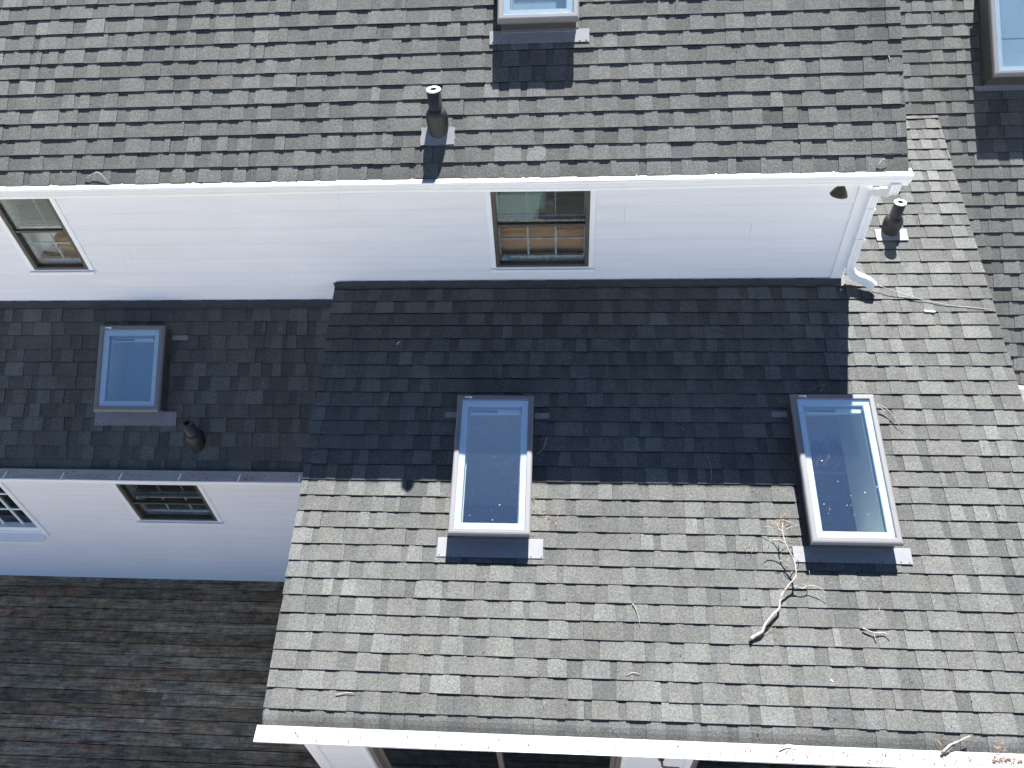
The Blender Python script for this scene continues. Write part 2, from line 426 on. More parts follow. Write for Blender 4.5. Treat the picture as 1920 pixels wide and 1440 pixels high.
def shingle_roof(name, parent, pl, s0, e, kmin, kmax, ulo, uhi, top, holes, seed, droop=0.0, label=None, HB=0.0095, HT=0.0042):
    """laminated shingles, every course a real wedge with raised teeth"""
    r = random.Random(seed); mb = MB(); s_eave = s0 + e * kmax
    hole_r = [(a, b, c, d) for a, b, c, d in holes]
    ph = r.uniform(0, 6)
    for k in range(kmin, kmax + 1):
        sT0, sB0 = s0 + e * (k - 1), s0 + e * k
        last = droop > 0 and k >= kmax
        u_start, u_end = ulo(sB0 - 0.01), uhi(sB0 - 0.01)
        wav = [(r.uniform(0.4, 1.3), r.uniform(0, 6.28), r.uniform(0.0010, 0.0026)) for _ in range(3)]
        def wob(u): return sum(a * math.sin(f * u + p) for f, p, a in wav)
        def hh(u, q, extra):
            t = max(0.0, min(1.0, (q - sT0) / e))
            h = HB * t + extra
            if droop: h -= droop * max(0.0, q - (s_eave - 0.16)) ** 2
            return h
        def element(u0, u1, ex, jit, col, skew0=0.0, skew1=0.0):
            sT = max(sT0, top(0.5 * (u0 + u1))); sB = sB0 + jit
            if sT >= sB: return
            pieces = rect_minus((u0, u1, sT, sB), hole_r)
            for (a, b, c, d) in pieces:
                full = (a, b, c, d) == (u0, u1, sT, sB)
                k0, k1 = (skew0, skew1) if full else (0, 0)
                cuts = [c] + ([c + (d - c) * t for t in (0.35, 0.6, 0.8, 0.92)] if last else []) + [d]
                for i in range(len(cuts) - 1):
                    qa, qb = cuts[i], cuts[i + 1]
                    ta, tb = (qa - c) / (d - c), (qb - c) / (d - c)
                    la, lb = a + k0 * ta, a + k0 * tb
                    ra, rb = b + k1 * ta, b + k1 * tb
                    wl = wob(a) * ((qb - sT0) / e); wr = wob(b) * ((qb - sT0) / e)
                    vl = wob(a) * ((qa - sT0) / e) if i else 0.0; vr = wob(b) * ((qa - sT0) / e) if i else 0.0
                    t4 = [pl.P(la, qa + vl, hh(la, qa, ex)), pl.P(lb, qb + wl, hh(lb, qb, ex)), pl.P(rb, qb + wr, hh(rb, qb, ex)), pl.P(ra, qa + vr, hh(ra, qa, ex))]
                    b4 = [pl.P(la, qa, hh(la, qa, -0.004)), pl.P(lb, qb + wl, hh(lb, qb, 0) - 0.011), pl.P(rb, qb + wr, hh(rb, qb, 0) - 0.011), pl.P(ra, qa, hh(ra, qa, -0.004))]
                    mb.hexa(b4, t4, col, bottom=False, side=(0.016, 0.016, 0.017))
        # strips of about a metre, each with its own blend
        u = u_start - r.uniform(0, 0.95)
        while u < u_end:
            ue = u + 0.985
            mode = r.random()
            bk = r.uniform(0.91, 1.05)
            contrast = 0.15 if mode < 0.5 else (1.0 if mode < 0.82 else 0.5)
            gaps = []
            x = u
            tooth = r.random() < 0.5
            while x < ue - 1e-6:
                w = r.choice((0.085, 0.11, 0.14, 0.165, 0.19, 0.22)) * r.uniform(0.92, 1.08) if tooth else r.choice((0.06, 0.09, 0.12, 0.15, 0.19)) * r.uniform(0.92, 1.08)
                x1 = min(x + w, ue)
                if ue - x1 < 0.035: x1 = ue
                gaps.append((x, x1, tooth)); x = x1; tooth = not tooth
            for (a, b, th) in gaps:
                a2, b2 = max(a, u_start), min(b, u_end)
                if b2 - a2 < 0.012: continue
                if b >= ue - 1e-6 and b2 == b: b2 -= 0.0022      # butt joint between two strips
                if th:
                    q = r.random()
                    ti = 2 if q < 0.26 else (0 if q < 0.80 else 3)
                    lift = 1 + contrast * r.uniform(0.0, 0.20)
                    sk = r.uniform(0.0, 0.010)
                    ex = HT + r.uniform(-0.0008, 0.0012)
                    if r.random() < 0.05: ex += r.uniform(0.001, 0.003)
                    element(a2, b2, ex, r.uniform(-0.0018, 0.0025), tone(r, bk * lift, ti), -sk if a2 == a else 0, sk if b2 == b else 0)
                else:
                    q = r.random()
                    ti = 1 if q < 0.6 else (4 if q < 0.85 else 3)
                    element(a2, b2, 0.0, r.uniform(-0.0012, 0.0012), tone(r, bk * (1 - contrast * r.uniform(0.0, 0.16)), ti))
            u = ue
    o = mb.build(name, M["shingle"], parent)
    if label: lab(o, label)
    return o

def slab(name, parent, pl, rects, holes, t0=-0.006, t1=-0.06, mat="sheath"):
    mb = MB()
    for (u0, u1, q0, q1) in rects:
        us = sorted({u0, u1, *[h for H in holes for h in H[:2] if u0 < h < u1]})
        qs = sorted({q0, q1, *[h for H in holes for h in H[2:] if q0 < h < q1]})
        for i in range(len(us) - 1):
            for j in range(len(qs) - 1):
                cu, cq = (us[i] + us[i + 1]) / 2, (qs[j] + qs[j + 1]) / 2
                if any(a < cu < b and c < cq < d for a, b, c, d in holes): continue
                mb.box(us[i], us[i + 1], -qs[j + 1], -qs[j], t1, t0, lambda x, y, z: pl.P(x, -y, z))
    return mb.build(name, M[mat], parent)

# ================================================================== GROUND
g = MB(); g.poly([(-400, -400, -0.9), (400, -400, -0.9), (400, 400, -0.9), (-400, 400, -0.9)])
go = g.build("ground", M["ground"]); go["kind"] = "structure"

# ================================================================== HOUSE
house = thing("house", "white lap-sided house with grey shingle roofs, skylights and vent pipes", "house", (0, 0, 0))
WU, WL, WF, WG = 5.86, 4.60, 2.10, 5.85          # wall planes facing the camera
UX1, RX0, RX1 = 2.615, -2.215, 3.86
XL, XR = -9.5, 10.0
YB = 12.6

# skylight openings: outer frame u0,u1,q0,q1, height of frame, apron length, side wings
SKY = {
    "S1": (PR, -0.974, -0.291, -2.871, -1.598, 0.18, 0.144, (0.10, 0.10)),
    "S2": (PR, 1.941, 2.644, -2.896, -1.579, 0.18, 0.110, (0.11, 0.11)),
    "S0": (PL, -4.800, -4.110, -1.478, -0.589, 0.18, 0.130, (0.075, 0.11)),
    "S3": (PU, -0.567, 0.090, -4.890, -3.615, 0.18, 0.097, (0.076, 0.085)),
    "S4": (PF, 4.425, 5.210, -5.450, -4.051, 0.27, 0.040, (0.07, 0.07)),
}
def hole_of(k, i=0.055):
    p, a, b, c, d, *_ = SKY[k]
    return (a + i, b - i, c + i, d - i)
# ---- roof coverings
eU = E * KU; s0U = -4.076 * KU
qU_ridge, qU_eave = -6.60, s0U + 11 * eU
qR_wall, qR_top, qR_eave = PR.s_at_Y(WU) - 0.0, -6.310, -4.12 + 28 * E
e1 = E * 1.0098; s1 = -1.538 * 1.0098
e4 = E * 1.022; s4 = -4.835 * 1.022
qL_wall, qL_eave = PL.s_at_Y(WU), s1 + 11 * e1
qF_ridge, qF_eave, qF_join = -6.3, s4 + 28 * e4, -3.749

r_up = slab("roof", house, PU, [(XL, 2.622, qU_ridge, qU_eave - 0.17)], [hole_of("S3")])
lab(r_up, "steep upper roof above the white wall")
shingle_roof("shingles", r_up, PU, s0U, eU, -20, 11, lambda q: XL, lambda q: 2.633, lambda u: -9, [hole_of("S3")], 3, droop=0.25)
r_lo = slab("roof", house, PR, [(-2.32, 3.955, qR_wall, qR_eave - 0.17), (UX1, 3.955, qR_top, qR_wall)], [hole_of("S1"), hole_of("S2")])
lab(r_lo, "wide low-pitched roof in front with two skylights")
shingle_roof("shingles", r_lo, PR, -4.12, E, -15, 28, lambda q: (-2.333 if q > qR_wall else 2.625), lambda q: 3.967,
             lambda u: (qR_wall if u < 2.62 else qR_top), [hole_of("S1"), hole_of("S2")], 7, droop=1.9, HB=0.0105, HT=0.0042)
r_pl = slab("roof", house, PL, [(XL, -2.225, qL_wall, qL_eave - 0.17)], [hole_of("S0")])
lab(r_pl, "shaded left roof between the two white walls")
shingle_roof("shingles", r_pl, PL, s1, e1, -1, 11, lambda q: XL, lambda q: -2.225, lambda u: qL_wall, [hole_of("S0")], 19, droop=0.2)
r_fr = slab("roof", house, PF, [(UX1, XR, qF_ridge, qF_join), (3.90, XR, qF_join, qF_eave - 0.17)], [hole_of("S4")])
lab(r_fr, "steep roof on the far right")
shingle_roof("shingles", r_fr, PF, s4, e4, -10, 28, lambda q: (2.63 if q < qF_join else 3.93), lambda q: XR, lambda u: -9, [hole_of("S4")], 23, droop=0.2)
# back slopes so the roofs are closed solids
def back_slope(name, parent, pl, u0, u1, qr, ylim):
    a = pl.P(u0, qr, 0); zt = a.z; m = MB(); k = math.tan(math.asin(pl.s_))
    m.hexa([(u0, a.y, zt - .07), (u1, a.y, zt - .07), (u1, ylim, zt - (ylim - a.y) * k - .07), (u0, ylim, zt - (ylim - a.y) * k - .07)],
           [(u0, a.y, zt), (u1, a.y, zt), (u1, ylim, zt - (ylim - a.y) * k), (u0, ylim, zt - (ylim - a.y) * k)], (0.1, 0.1, 0.1))
    return m.build(name, M["shingle"], parent), zt, a.y
_, zUr, yUr = back_slope("back_slope", r_up, PU, XL, 2.622, qU_ridge, YB + 0.2)
_, zFr, yFr = back_slope("back_slope", r_fr, PF, UX1, XR, qF_ridge, YB + 0.2)

# ---- lap siding
def lap_wall(name, fn, a0, a1, z0, z1, ex, opens, z_ref=None, clip=None, th=0.011):
    mb = MB(); zr = z0 if z_ref is None else z_ref
    k = math.floor((z0 - zr) / ex)
    r = random.Random(int(a0 * 31 + z0 * 7))
    while zr + k * ex < z1 - 1e-6:
        za, zb = zr + k * ex, zr + (k + 1) * ex
        c0, c1, top = max(za, z0), min(zb, z1), zb
        lo, hi = (a0, a1) if clip is None else clip(c1)
        if hi > lo:
            for (x0, x1, y0, y1) in rect_minus((lo, hi, c0, c1), opens):
                dep = lambda z: 0.003 + th * (top - z) / ex
                # two long boards per course, joined with a hairline
                xs = [x0, x1]
                for j in range(int((a1 - a0) // 3.6) + 1):
                    if r.random() < .45: continue
                    xj = a0 + r.uniform(0.2, 3.5) + 3.6 * j
                    if x0 + .1 < xj < x1 - .1: xs.append(xj)
                xs.sort()
                for i in range(len(xs) - 1):
                    p0, p1 = xs[i], xs[i + 1] - (0.0018 if i < len(xs) - 2 else 0)
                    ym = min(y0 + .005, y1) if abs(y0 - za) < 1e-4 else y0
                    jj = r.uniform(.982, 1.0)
                    for ya, yb, cc in ((y0, ym, .87), (ym, y1, jj)):  # lap shadow line painted as a darker strip along each board's lower edge
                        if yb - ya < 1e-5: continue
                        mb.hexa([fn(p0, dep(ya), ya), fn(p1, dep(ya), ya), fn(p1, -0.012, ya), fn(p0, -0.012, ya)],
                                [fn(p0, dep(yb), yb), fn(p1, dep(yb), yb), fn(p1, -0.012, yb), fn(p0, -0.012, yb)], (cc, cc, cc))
        k += 1
    return mb.build(name, M["siding"], house)
def inner_wall(parent, fn, a0, a1, z0, z1, opens, poly=None):
    mb = MB()
    if poly:
        mb.poly([fn(a, -0.03, z) for a, z in poly])
    else:
        for (x0, x1, y0, y1) in rect_minus((a0, a1, z0, z1), opens):
            mb.box(x0, x1, -0.09, -0.02, y0, y1, lambda x, d, z: fn(x, d, z))
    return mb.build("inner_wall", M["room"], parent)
fU = lambda a, d, z: (a, WU - d, z)
fL = lambda a, d, z: (a, WL - d, z)
fF = lambda a, d, z: (a, WF - d, z)
fG = lambda a, d, z: (a, WG - d, z)

W_UC = (-0.690, 0.206, 3.995, 5.100)      # window openings x0,x1,z0,z1
W_UL = (-5.435, -4.853, 4.012, 5.100)
W_LM = (-4.905, -3.985, 1.372, 2.440)
W_LL = (-7.500, -6.262, 1.055, 2.440)
D_1 = (-1.700, 0.470, 0.060, 2.120)
D_2 = (1.050, 3.300, 0.060, 2.120)

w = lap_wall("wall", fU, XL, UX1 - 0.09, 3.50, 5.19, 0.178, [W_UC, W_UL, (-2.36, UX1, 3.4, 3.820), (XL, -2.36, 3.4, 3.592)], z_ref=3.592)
lab(w, "white upper wall with lap siding under the steep roof")
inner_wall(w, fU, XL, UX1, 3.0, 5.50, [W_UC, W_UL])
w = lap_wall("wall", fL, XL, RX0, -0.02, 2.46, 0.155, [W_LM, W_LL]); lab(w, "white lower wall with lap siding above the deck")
inner_wall(w, fL, XL, RX0, -0.9, 2.5, [W_LM, W_LL])
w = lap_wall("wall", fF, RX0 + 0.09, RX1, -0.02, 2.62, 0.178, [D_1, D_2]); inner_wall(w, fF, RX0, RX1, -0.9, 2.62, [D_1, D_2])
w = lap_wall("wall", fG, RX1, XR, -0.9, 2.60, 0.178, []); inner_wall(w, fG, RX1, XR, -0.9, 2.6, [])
# side walls
kU = PU.s_ / PU.c; kR = PR.s_ / PR.c
zU = lambda y: PU.P(0, PU.s_at_Y(y)).z - 0.09
zR = lambda y: PR.P(0, PR.s_at_Y(y)).z - 0.09
fSide = lambda X, sg: (lambda a, d, z: (X + sg * d, a, z))
ycl = lambda z: max(WU, WU + (z - zU(WU)) / kU)
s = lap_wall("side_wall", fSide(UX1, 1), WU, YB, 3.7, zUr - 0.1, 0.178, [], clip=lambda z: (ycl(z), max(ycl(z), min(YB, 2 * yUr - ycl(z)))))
inner_wall(s, fSide(UX1, 1), 0, 0, 0, 0, [], [(WU, -0.9), (WU, zU(WU)), (yUr, zUr - 0.09), (YB, zUr - 0.09 - (YB - yUr) * kU), (YB, -0.9)])
yR = lambda z: WF + (z - zR(WF)) / kR
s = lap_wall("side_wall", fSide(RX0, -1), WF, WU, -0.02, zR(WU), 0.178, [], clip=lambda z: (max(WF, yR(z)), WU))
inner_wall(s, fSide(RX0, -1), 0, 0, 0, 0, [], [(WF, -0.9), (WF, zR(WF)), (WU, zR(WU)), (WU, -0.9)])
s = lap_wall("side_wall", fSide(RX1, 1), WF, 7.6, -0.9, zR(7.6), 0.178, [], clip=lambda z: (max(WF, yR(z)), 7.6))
inner_wall(s, fSide(RX1, 1), 0, 0, 0, 0, [], [(WF, -0.9), (WF, zR(WF)), (7.6, zR(7.6)), (7.6, -0.9)])
for X, zr, yr, k_, y0 in ((XL, zUr, yUr, kU, WU), (XR, zFr, yFr, PF.s_ / PF.c, WG)):
    m = MB(); zt = zr - 0.09
    m.poly([(X, y0, -0.9), (X, y0, zt - (yr - y0) * k_), (X, yr, zt), (X, YB, zt - (YB - yr) * k_), (X, YB, -0.9)])
    m.build("side_wall", M["trim"], house)
m = MB(); m.poly([(XL, WL, -0.9), (XL, WL, PL.P(0, PL.s_at_Y(WL)).z - .07), (XL, WU, PL.P(0, PL.s_at_Y(WU)).z - .07), (XL, WU, -0.9)]); m.build("side_wall", M["trim"], house)
m = MB(); m.box(XL, XR, YB, YB + 0.1, -0.9, 4.0); m.build("back_wall", M["trim"], house)
# floors and dividing walls inside
m = MB(); m.box(XL + .1, XR - .1, WL + .1, YB, -0.05, 0.02); m.box(RX0 + .12, RX1 - .12, WF + .1, WL + .1, -0.05, 0.02)
m.box(XL + .1, UX1 - .12, WU + .1, YB, 2.98, 3.05)
cp = MB(); cp.box(-1.88, 1.68, WU + .12, 8.58, 3.052, 3.062)
m.box(XL + .1, UX1 - .15, 8.6, 8.66, 0.02, 2.98); m.box(XL + .1, UX1 - .15, 8.6, 8.66, 3.05, 5.8)
fl = m.build("interior_floor", M["roomfloor"], house); cp.build("carpet", M["carpet"], fl)
m = MB(); m.box(RX0 + .1, RX1 - .1, WU - .06, WU + .05, 0.02, 3.60); m.box(-2.0, -1.9, WU + .1, 8.6, 3.05, 5.1); m.box(1.7, 1.8, WU + .1, 8.6, 3.05, 5.1)
m.build("interior_partition", M["paleroom"], house)

# corner boards and rake boards
m = MB(); m.box(UX1 - 0.09, UX1 + 0.012, WU - 0.024, WU + 0.09, 3.82, 5.19); m.build("corner_board", M["trim"], house, 0.003)
m = MB(); m.box(RX0 - 0.014, RX0 + 0.09, WF - 0.024, WF + 0.09, -0.02, 2.62); m.build("corner_board", M["trim"], house, 0.003)
for pl, u0, u1, qa, qb in ((PU, 2.618, 2.630, qU_ridge, qU_eave), (PR, -2.322, -2.302, qR_wall, qR_eave), (PR, 3.935, 3.955, qR_top, qR_eave)):
    m = MB(); m.box(u0, u1, -qb + .012, -qa, -0.19, -0.062, lambda x, y, z, pl=pl: pl.P(x, -y, z)); m.build("rake_board", M["trim"], house, 0.002)
# soffits and fascia
for (x0, x1, ya, yb, z) in ((XL, 2.61, 5.345, WU, 5.165), (XL, RX0 - .03, 4.40, WL, 2.34), (-2.30, 3.93, 1.94, WF, 2.47), (RX1 + .1, XR, 5.60, WG, 2.50)):
    m = MB(); m.box(x0, x1, ya, yb - 0.018, z, z + 0.012); m.build("soffit", M["trim"], house)
    m = MB(); m.box(x0, x1, ya - 0.0, ya + 0.02, z + 0.012, z + 0.118); m.build("fascia_board", M["trim"], house, 0.002)

# ---- gutters
def gutter(x0, x1, ylip, zlip, yback, seed, guard="guard", label=None):
    r = random.Random(seed); prof = [(0.0, 0.0), (0.003, -0.014), (0.012, -0.022), (0.006, -0.034), (0.016, -0.06), (0.036, -0.085), (0.04, -0.108)]
    n = int((x1 - x0) / 0.12); mb = MB(); gd = MB(); prev = None
    a = [(r.uniform(0.5, 2.2), r.uniform(0, 6), r.uniform(0.0008, 0.0022)) for _ in range(4)]
    for i in range(n + 1):
        x = x0 + (x1 - x0) * i / n
        wv = sum(A * math.sin(f * x + p) for f, p, A in a)
        row = [(x, ylip + wv + py, zlip + wv * .6 + pz) for py, pz in prof] + [(x, yback, zlip - 0.108), (x, yback, zlip - 0.004)]
        gr = [(x, ylip + wv + 0.014, zlip + wv * .6 + 0.0005), (x, ylip + wv + 0.018, zlip + wv * .6 + 0.005), (x, yback + 0.02, zlip + 0.012 + 0.1 * (yback - ylip) * 0.3)]
        if prev:
            for j in range(len(row) - 1): mb.poly([prev[0][j], prev[0][j + 1], row[j + 1], row[j]][::-1])
            mb.poly([prev[0][-1], prev[0][0], row[0], row[-1]][::-1])
            for j in range(2): gd.poly([prev[1][j], row[j + 0] if False else gr[j], gr[j + 1], prev[1][j + 1]])
        else: mb.poly(row)
        prev = (row, gr)
    mb.poly(prev[0][::-1])
    o = mb.build("gutter", M["gutter"], house)
    if label: lab(o, label)
    gd.build("gutter_guard", M[guard], o)
    # rolled front bead and the joints between guard lengths
    b = MB(); b.tube([(x0, ylip + 0.003, zlip + .001), (x1, ylip + 0.003, zlip + .001)], 0.0045, 6); b.build("rolled_lip", M["gutter"], o)
    j = MB(); x = x0 + r.uniform(.3, .9)
    while x < x1 - .2:
        j.box(x, x + 0.012, ylip + 0.012, yback - .012, zlip + 0.006, zlip + 0.0125); x += r.choice((0.62, 0.9, 1.22))
    j.build("guard_seam", M["gutter"], o)
    return o
g_up = gutter(XL, 2.660, 5.272, 5.272, 5.340, 5, label="long white gutter under the steep upper roof")
g_fr = gutter(-2.36, 4.02, 1.838, 2.596, 1.935, 8, label="sunlit white gutter along the bottom roof edge")
g_lo = gutter(XL, -2.38, 4.278, 2.545, 4.385, 9, label="shaded white gutter of the left roof")
g_fa = gutter(4.01, XR, 5.500, 2.655, 5.590, 10, label="short white gutter end beside the far right roof")

# leaf litter lying on the gutter guards
def litter(name, zones, label, seed, mat="litter"):
    r = random.Random(seed); mb = MB()
    for (x0, x1, y0, y1, z, n) in zones:
        for _ in range(n):
            x, y = r.uniform(x0, x1), r.uniform(y0, y1); s_ = r.uniform(0.003, 0.010); a = r.uniform(0, 3.14); t = r.uniform(.25, .7)
            c, d = math.cos(a), math.sin(a); zz = z + r.uniform(.0, .004)
            pts = [(x + s_ * (c * p - d * q * t), y + s_ * (d * p + c * q * t), zz + (0.0 if p * q > 0 else .003)) for p, q in ((-1, -.6), (.2, -1), (1, 0), (.3, .9), (-.8, .7))]
            mb.hexa(pts[:4], [(a_, b_, c_ + .0025) for a_, b_, c_ in pts[:4]])
    o = mb.build(name, M[mat]); tag(o, label, "leaf litter"); o["kind"] = "stuff"; return o
litter("leaf_litter", [(XL + 1, -2.45, 4.290, 4.378, 2.562, 260)], "dark leaf crumbs scattered on the shaded left gutter", 4)
litter("leaf_litter", [(-2.2, 3.9, 1.86, 1.925, 2.612, 150), (1.5, 3.9, 1.87, 1.925, 2.613, 110), (3.02, 3.22, 1.89, 1.928, 2.613, 60)], "brown leaf crumbs scattered on the bottom gutter", 5)
litter("leaf_litter", [(-6.2, 2.6, 5.290, 5.328, 5.290, 90)], "small reddish crumbs on the upper gutter", 6)

# ---- downspout at the corner of the upper wall
ds = MB(); W_, D_ = 0.038, 0.029
prof = [(-W_, -D_), (-W_ * .55, -D_), (-W_ * .45, -D_ + .006), (-W_ * .2, -D_ + .006), (-W_ * .1, -D_), (W_ * .1, -D_), (W_ * .2, -D_ + .006), (W_ * .45, -D_ + .006), (W_ * .55, -D_), (W_, -D_), (W_, D_), (-W_, D_)]
dpts = [(2.560, 5.309, 5.19), (2.560, 5.311, 5.12), (2.566, 5.345, 5.085), (2.640, 5.72, 4.86), (2.655, 5.80, 4.81), (2.655, 5.815, 4.75),
        (2.655, 5.815, 4.05), (2.660, 5.812, 3.99), (2.676, 5.805, 3.945), (2.705, 5.79, 3.915), (2.745, 5.768, 3.90), (2.80, 5.745, 3.893), (2.845, 5.72, 3.875), (2.885, 5.695, 3.845)]
ds.sweep(dpts, prof, up=(0.0, 1.0, 0.02))
dso = ds.build("downspout", M["gutter"], house, 0.0015)
rb = MB()
for i in range(7, len(dpts) - 1):
    for t in (0.0, 0.33, 0.66):
        a, b = Vector(dpts[i]), Vector(dpts[i + 1]); p = a.lerp(b, t); q = p + (b - a).normalized() * 0.004
        rb.sweep([p, q], [(x * 1.07, y * 1.09) for x, y in prof], up=(0, 1, .02))
for z in (4.62, 4.30):
    rb.box(2.613, 2.699, 5.780, 5.850, z, z + 0.02)
rb.build("crimp_rib", M["gutter"], dso)
mo = MB(); a, b = Vector(dpts[-2]), Vector(dpts[-1]); mo.sweep([b, b + (b - a).normalized() * .001], [(x * .9, y * .85) for x, y in prof], up=(0, 1, .02)); mo.build("spout_mouth", M["hole"], dso)
# ---- flashings along the walls
m = MB(); fp = lambda pl: (lambda x, y, z: pl.P(x, -y, z))
m.box(XL, -2.37, -(-1.700), -(qL_wall) - .02, 0.016, 0.019, fp(PL)); m.build("wall_flashing", M["darkflash"], house)
m = MB(); m.box(-2.31, UX1 - .01, 4.135, -qR_wall - .02, 0.017, 0.020, fp(PR)); m.box(2.60, 2.66, 4.12, 4.30, 0.0175, 0.021, fp(PR)); m.build("wall_flashing", M["darkflash"], house)
m = MB(); m.box(-5.0, -2.40, 1.690, 1.700, 0.016, 0.026, fp(PL)); m.build("flashing_hem", M["darkflash"], house)

# ---- skylights
def loops(mb, fn, u0, u1, v0, v1, prof):
    """prof: (inset sides, inset bottom, inset top, height): a mitred frame"""
    L = []
    for si, bi, ti, h in prof:
        L.append([fn(u0 + si, v0 + bi, h), fn(u1 - si, v0 + bi, h), fn(u1 - si, v1 - ti, h), fn(u0 + si, v1 - ti, h)])
    for a, b in zip(L[:-1], L[1:]):
        for j in range(4):
            k = (j + 1) % 4
            mb.poly([a[j], a[k], b[k], b[j]])
def skylight(key, label, vent=True, blind=False, shaft=0.42, flare=.008):
    pl, u0, u1, q0, q1, H, ap, wings = SKY[key]
    fn = lambda x, y, z: pl.P(x, -y, z)
    v0, v1 = -q1, -q0
    m = MB(); m.ring(u0 + .022, u1 - .022, v0 + .022, v1 - .022, 0.045, -0.05, H - .040, fn)
    root = m.build("skylight", M["curb"], house, 0.002); lab(root, label)
    m = MB()
    loops(m, fn, u0, u1, v0, v1, [(.03, .03, .03, H - .044), (0, 0, 0, H - .044), (0, 0, 0, H - .018), (.003, .004, .003, H - .010), (.009, .014, .009, H - .003), (.016, .026, .016, H), (.044, .052, .044, H), (.048, .056, .048, H - .004), (.048, .056, .048, H - .03)])
    m.build("frame", M["clad"], root)
    m = MB()       # corner joints and mark plate
    m.box(u0 + .068, u0 + .13, v1 - .030, v1 - .020, H + .0004, H + .0016, fn); m.box(u0 + .112, u0 + .13, v1 - .036, v1 - .018, H + .0004, H + .002, fn)
    m.build("badge", M["trim"], root)
    m = MB(); m.box(u0 + .046, u1 - .046, v0 + .054, v1 - .046, H - .016, H - .010, fn)
    m.build("glass", M["g_sky"], root)
    m = MB(); loops(m, fn, u0 + .048, u1 - .048, v0 + .056, v1 - .048, [(0, 0, 0, H - .018), (.052, .05, .052, H - .022), (.056, .054, .058, H - .034), (.056, .054, .058, H - .06)])
    m.build("sash", M["white"], root)
    m = MB(); loops(m, fn, u0 + .104, u1 - .104, v0 + .11, v1 - .106, [(0, 0, 0, H - .03), (0, 0, 0, H - .07), (.008, .008, .008, H - .071), (flare, .008, -.16 if shaft > .4 else .008, -shaft)])
    m.build("shaft", M["shaft"], root)
    if vent:
        m = MB(); yv = v1 - .128
        m.box(u0 + .118, u1 - .118, yv - .036, yv, H - .075, H - .045, fn); m.build("vent_flap", M["white"], root, 0.002)
        m = MB(); m.box(u0 + .135, u0 + .135 + (u1 - u0) * .33, yv - .028, yv - .006, H - .045, H - .040, fn); m.build("vent_slot", M["greybar"], root)
        m = MB()
        for x in (u0 + .094, u1 - .114): m.box(x, x + .020, yv - .025, yv + .026, H - .058, H - .024, fn)
        m.build("hinge", M["greybar"], root, 0.002)
    if blind:
        m = MB()
        if key == "S4":
            vm = v1 - 0.955
            for (a, b, zz) in ((v0 + .1, vm, 0.0), (vm + .002, v1 - .1, 0.004)):
                m.box(u0 + .1, u1 - .1, a, b, H - .085 + zz, H - .08 + zz, fn)
        else:
            m.box(u0 + .1, u1 - .1, v0 + .1, v1 - .1, H - .30, H - .295, fn)
        m.build("blind", M["blind"], root)
    # flashing: apron below, small step pieces beside the head, side channels
    m = MB(); wl, wr = wings; q_ap = v0 - ap
    m.box(u0 - wl, u1 + wr, q_ap, v0 + .018, .0172, .0192, fn)
    m.box(u0 + .022, u1 - .022, v0 - .004, v0 + .021, .0195, .027, fn)
    fo = m.build("flashing", M["flash"], root)
    for a_, b_ in ((u0 + .004, u0 + .0215), (u1 - .0215, u1 - .004)):
        m = MB(); m.box(a_, b_, v0 + .024, v1 - .02, .008, .024, fn); m.build("side_flashing", M["curb"], root)
    if key in ("S0", "S1", "S2"):
        m = MB(); t = 0.05 if key == "S0" else 0.055
        a = v1 - (.10 if key != "S0" else .07)
        lw = {"S1": .125, "S2": .135, "S0": .07}[key]; rw = {"S1": .135, "S2": .05, "S0": .175}[key]
        m.box(u0 - lw, u0 - .004, a - t, a, .0172, .0192, fn); m.box(u1 + .004, u1 + rw, a - t - .006, a - .004, .0172, .0192, fn)
        m.build("head_flashing", M["flash"], root)
    m = MB(); rr = random.Random(key)
    for x in ([u0 - wl + .02, u0 + .01, u0 + .09, u1 - .12, u1 + .01, u1 + wr - .02]):
        m.lathe(fn(x + rr.uniform(-.01, .01), q_ap + rr.uniform(.010, .02), .0192), pl.n, [(0.0, .003), (.005, .003), (.006, 0)], 8)
    m.build("screw", M["screw"], fo)
    return root
skylight("S1", "left of the two tall skylights on the wide front roof, half in shadow", flare=-.09)
skylight("S2", "tall skylight on the front roof near the downspout, with the bare branch below it")
skylight("S0", "small skylight on the shaded left roof beside the tilted-looking vent pipe", blind=True, shaft=0.3)
skylight("S3", "skylight at the top edge on the steep upper roof", vent=False, blind=True, shaft=.3)
skylight("S4", "skylight with a pale blue shade on the far right roof", vent=False, blind=True, shaft=.3)

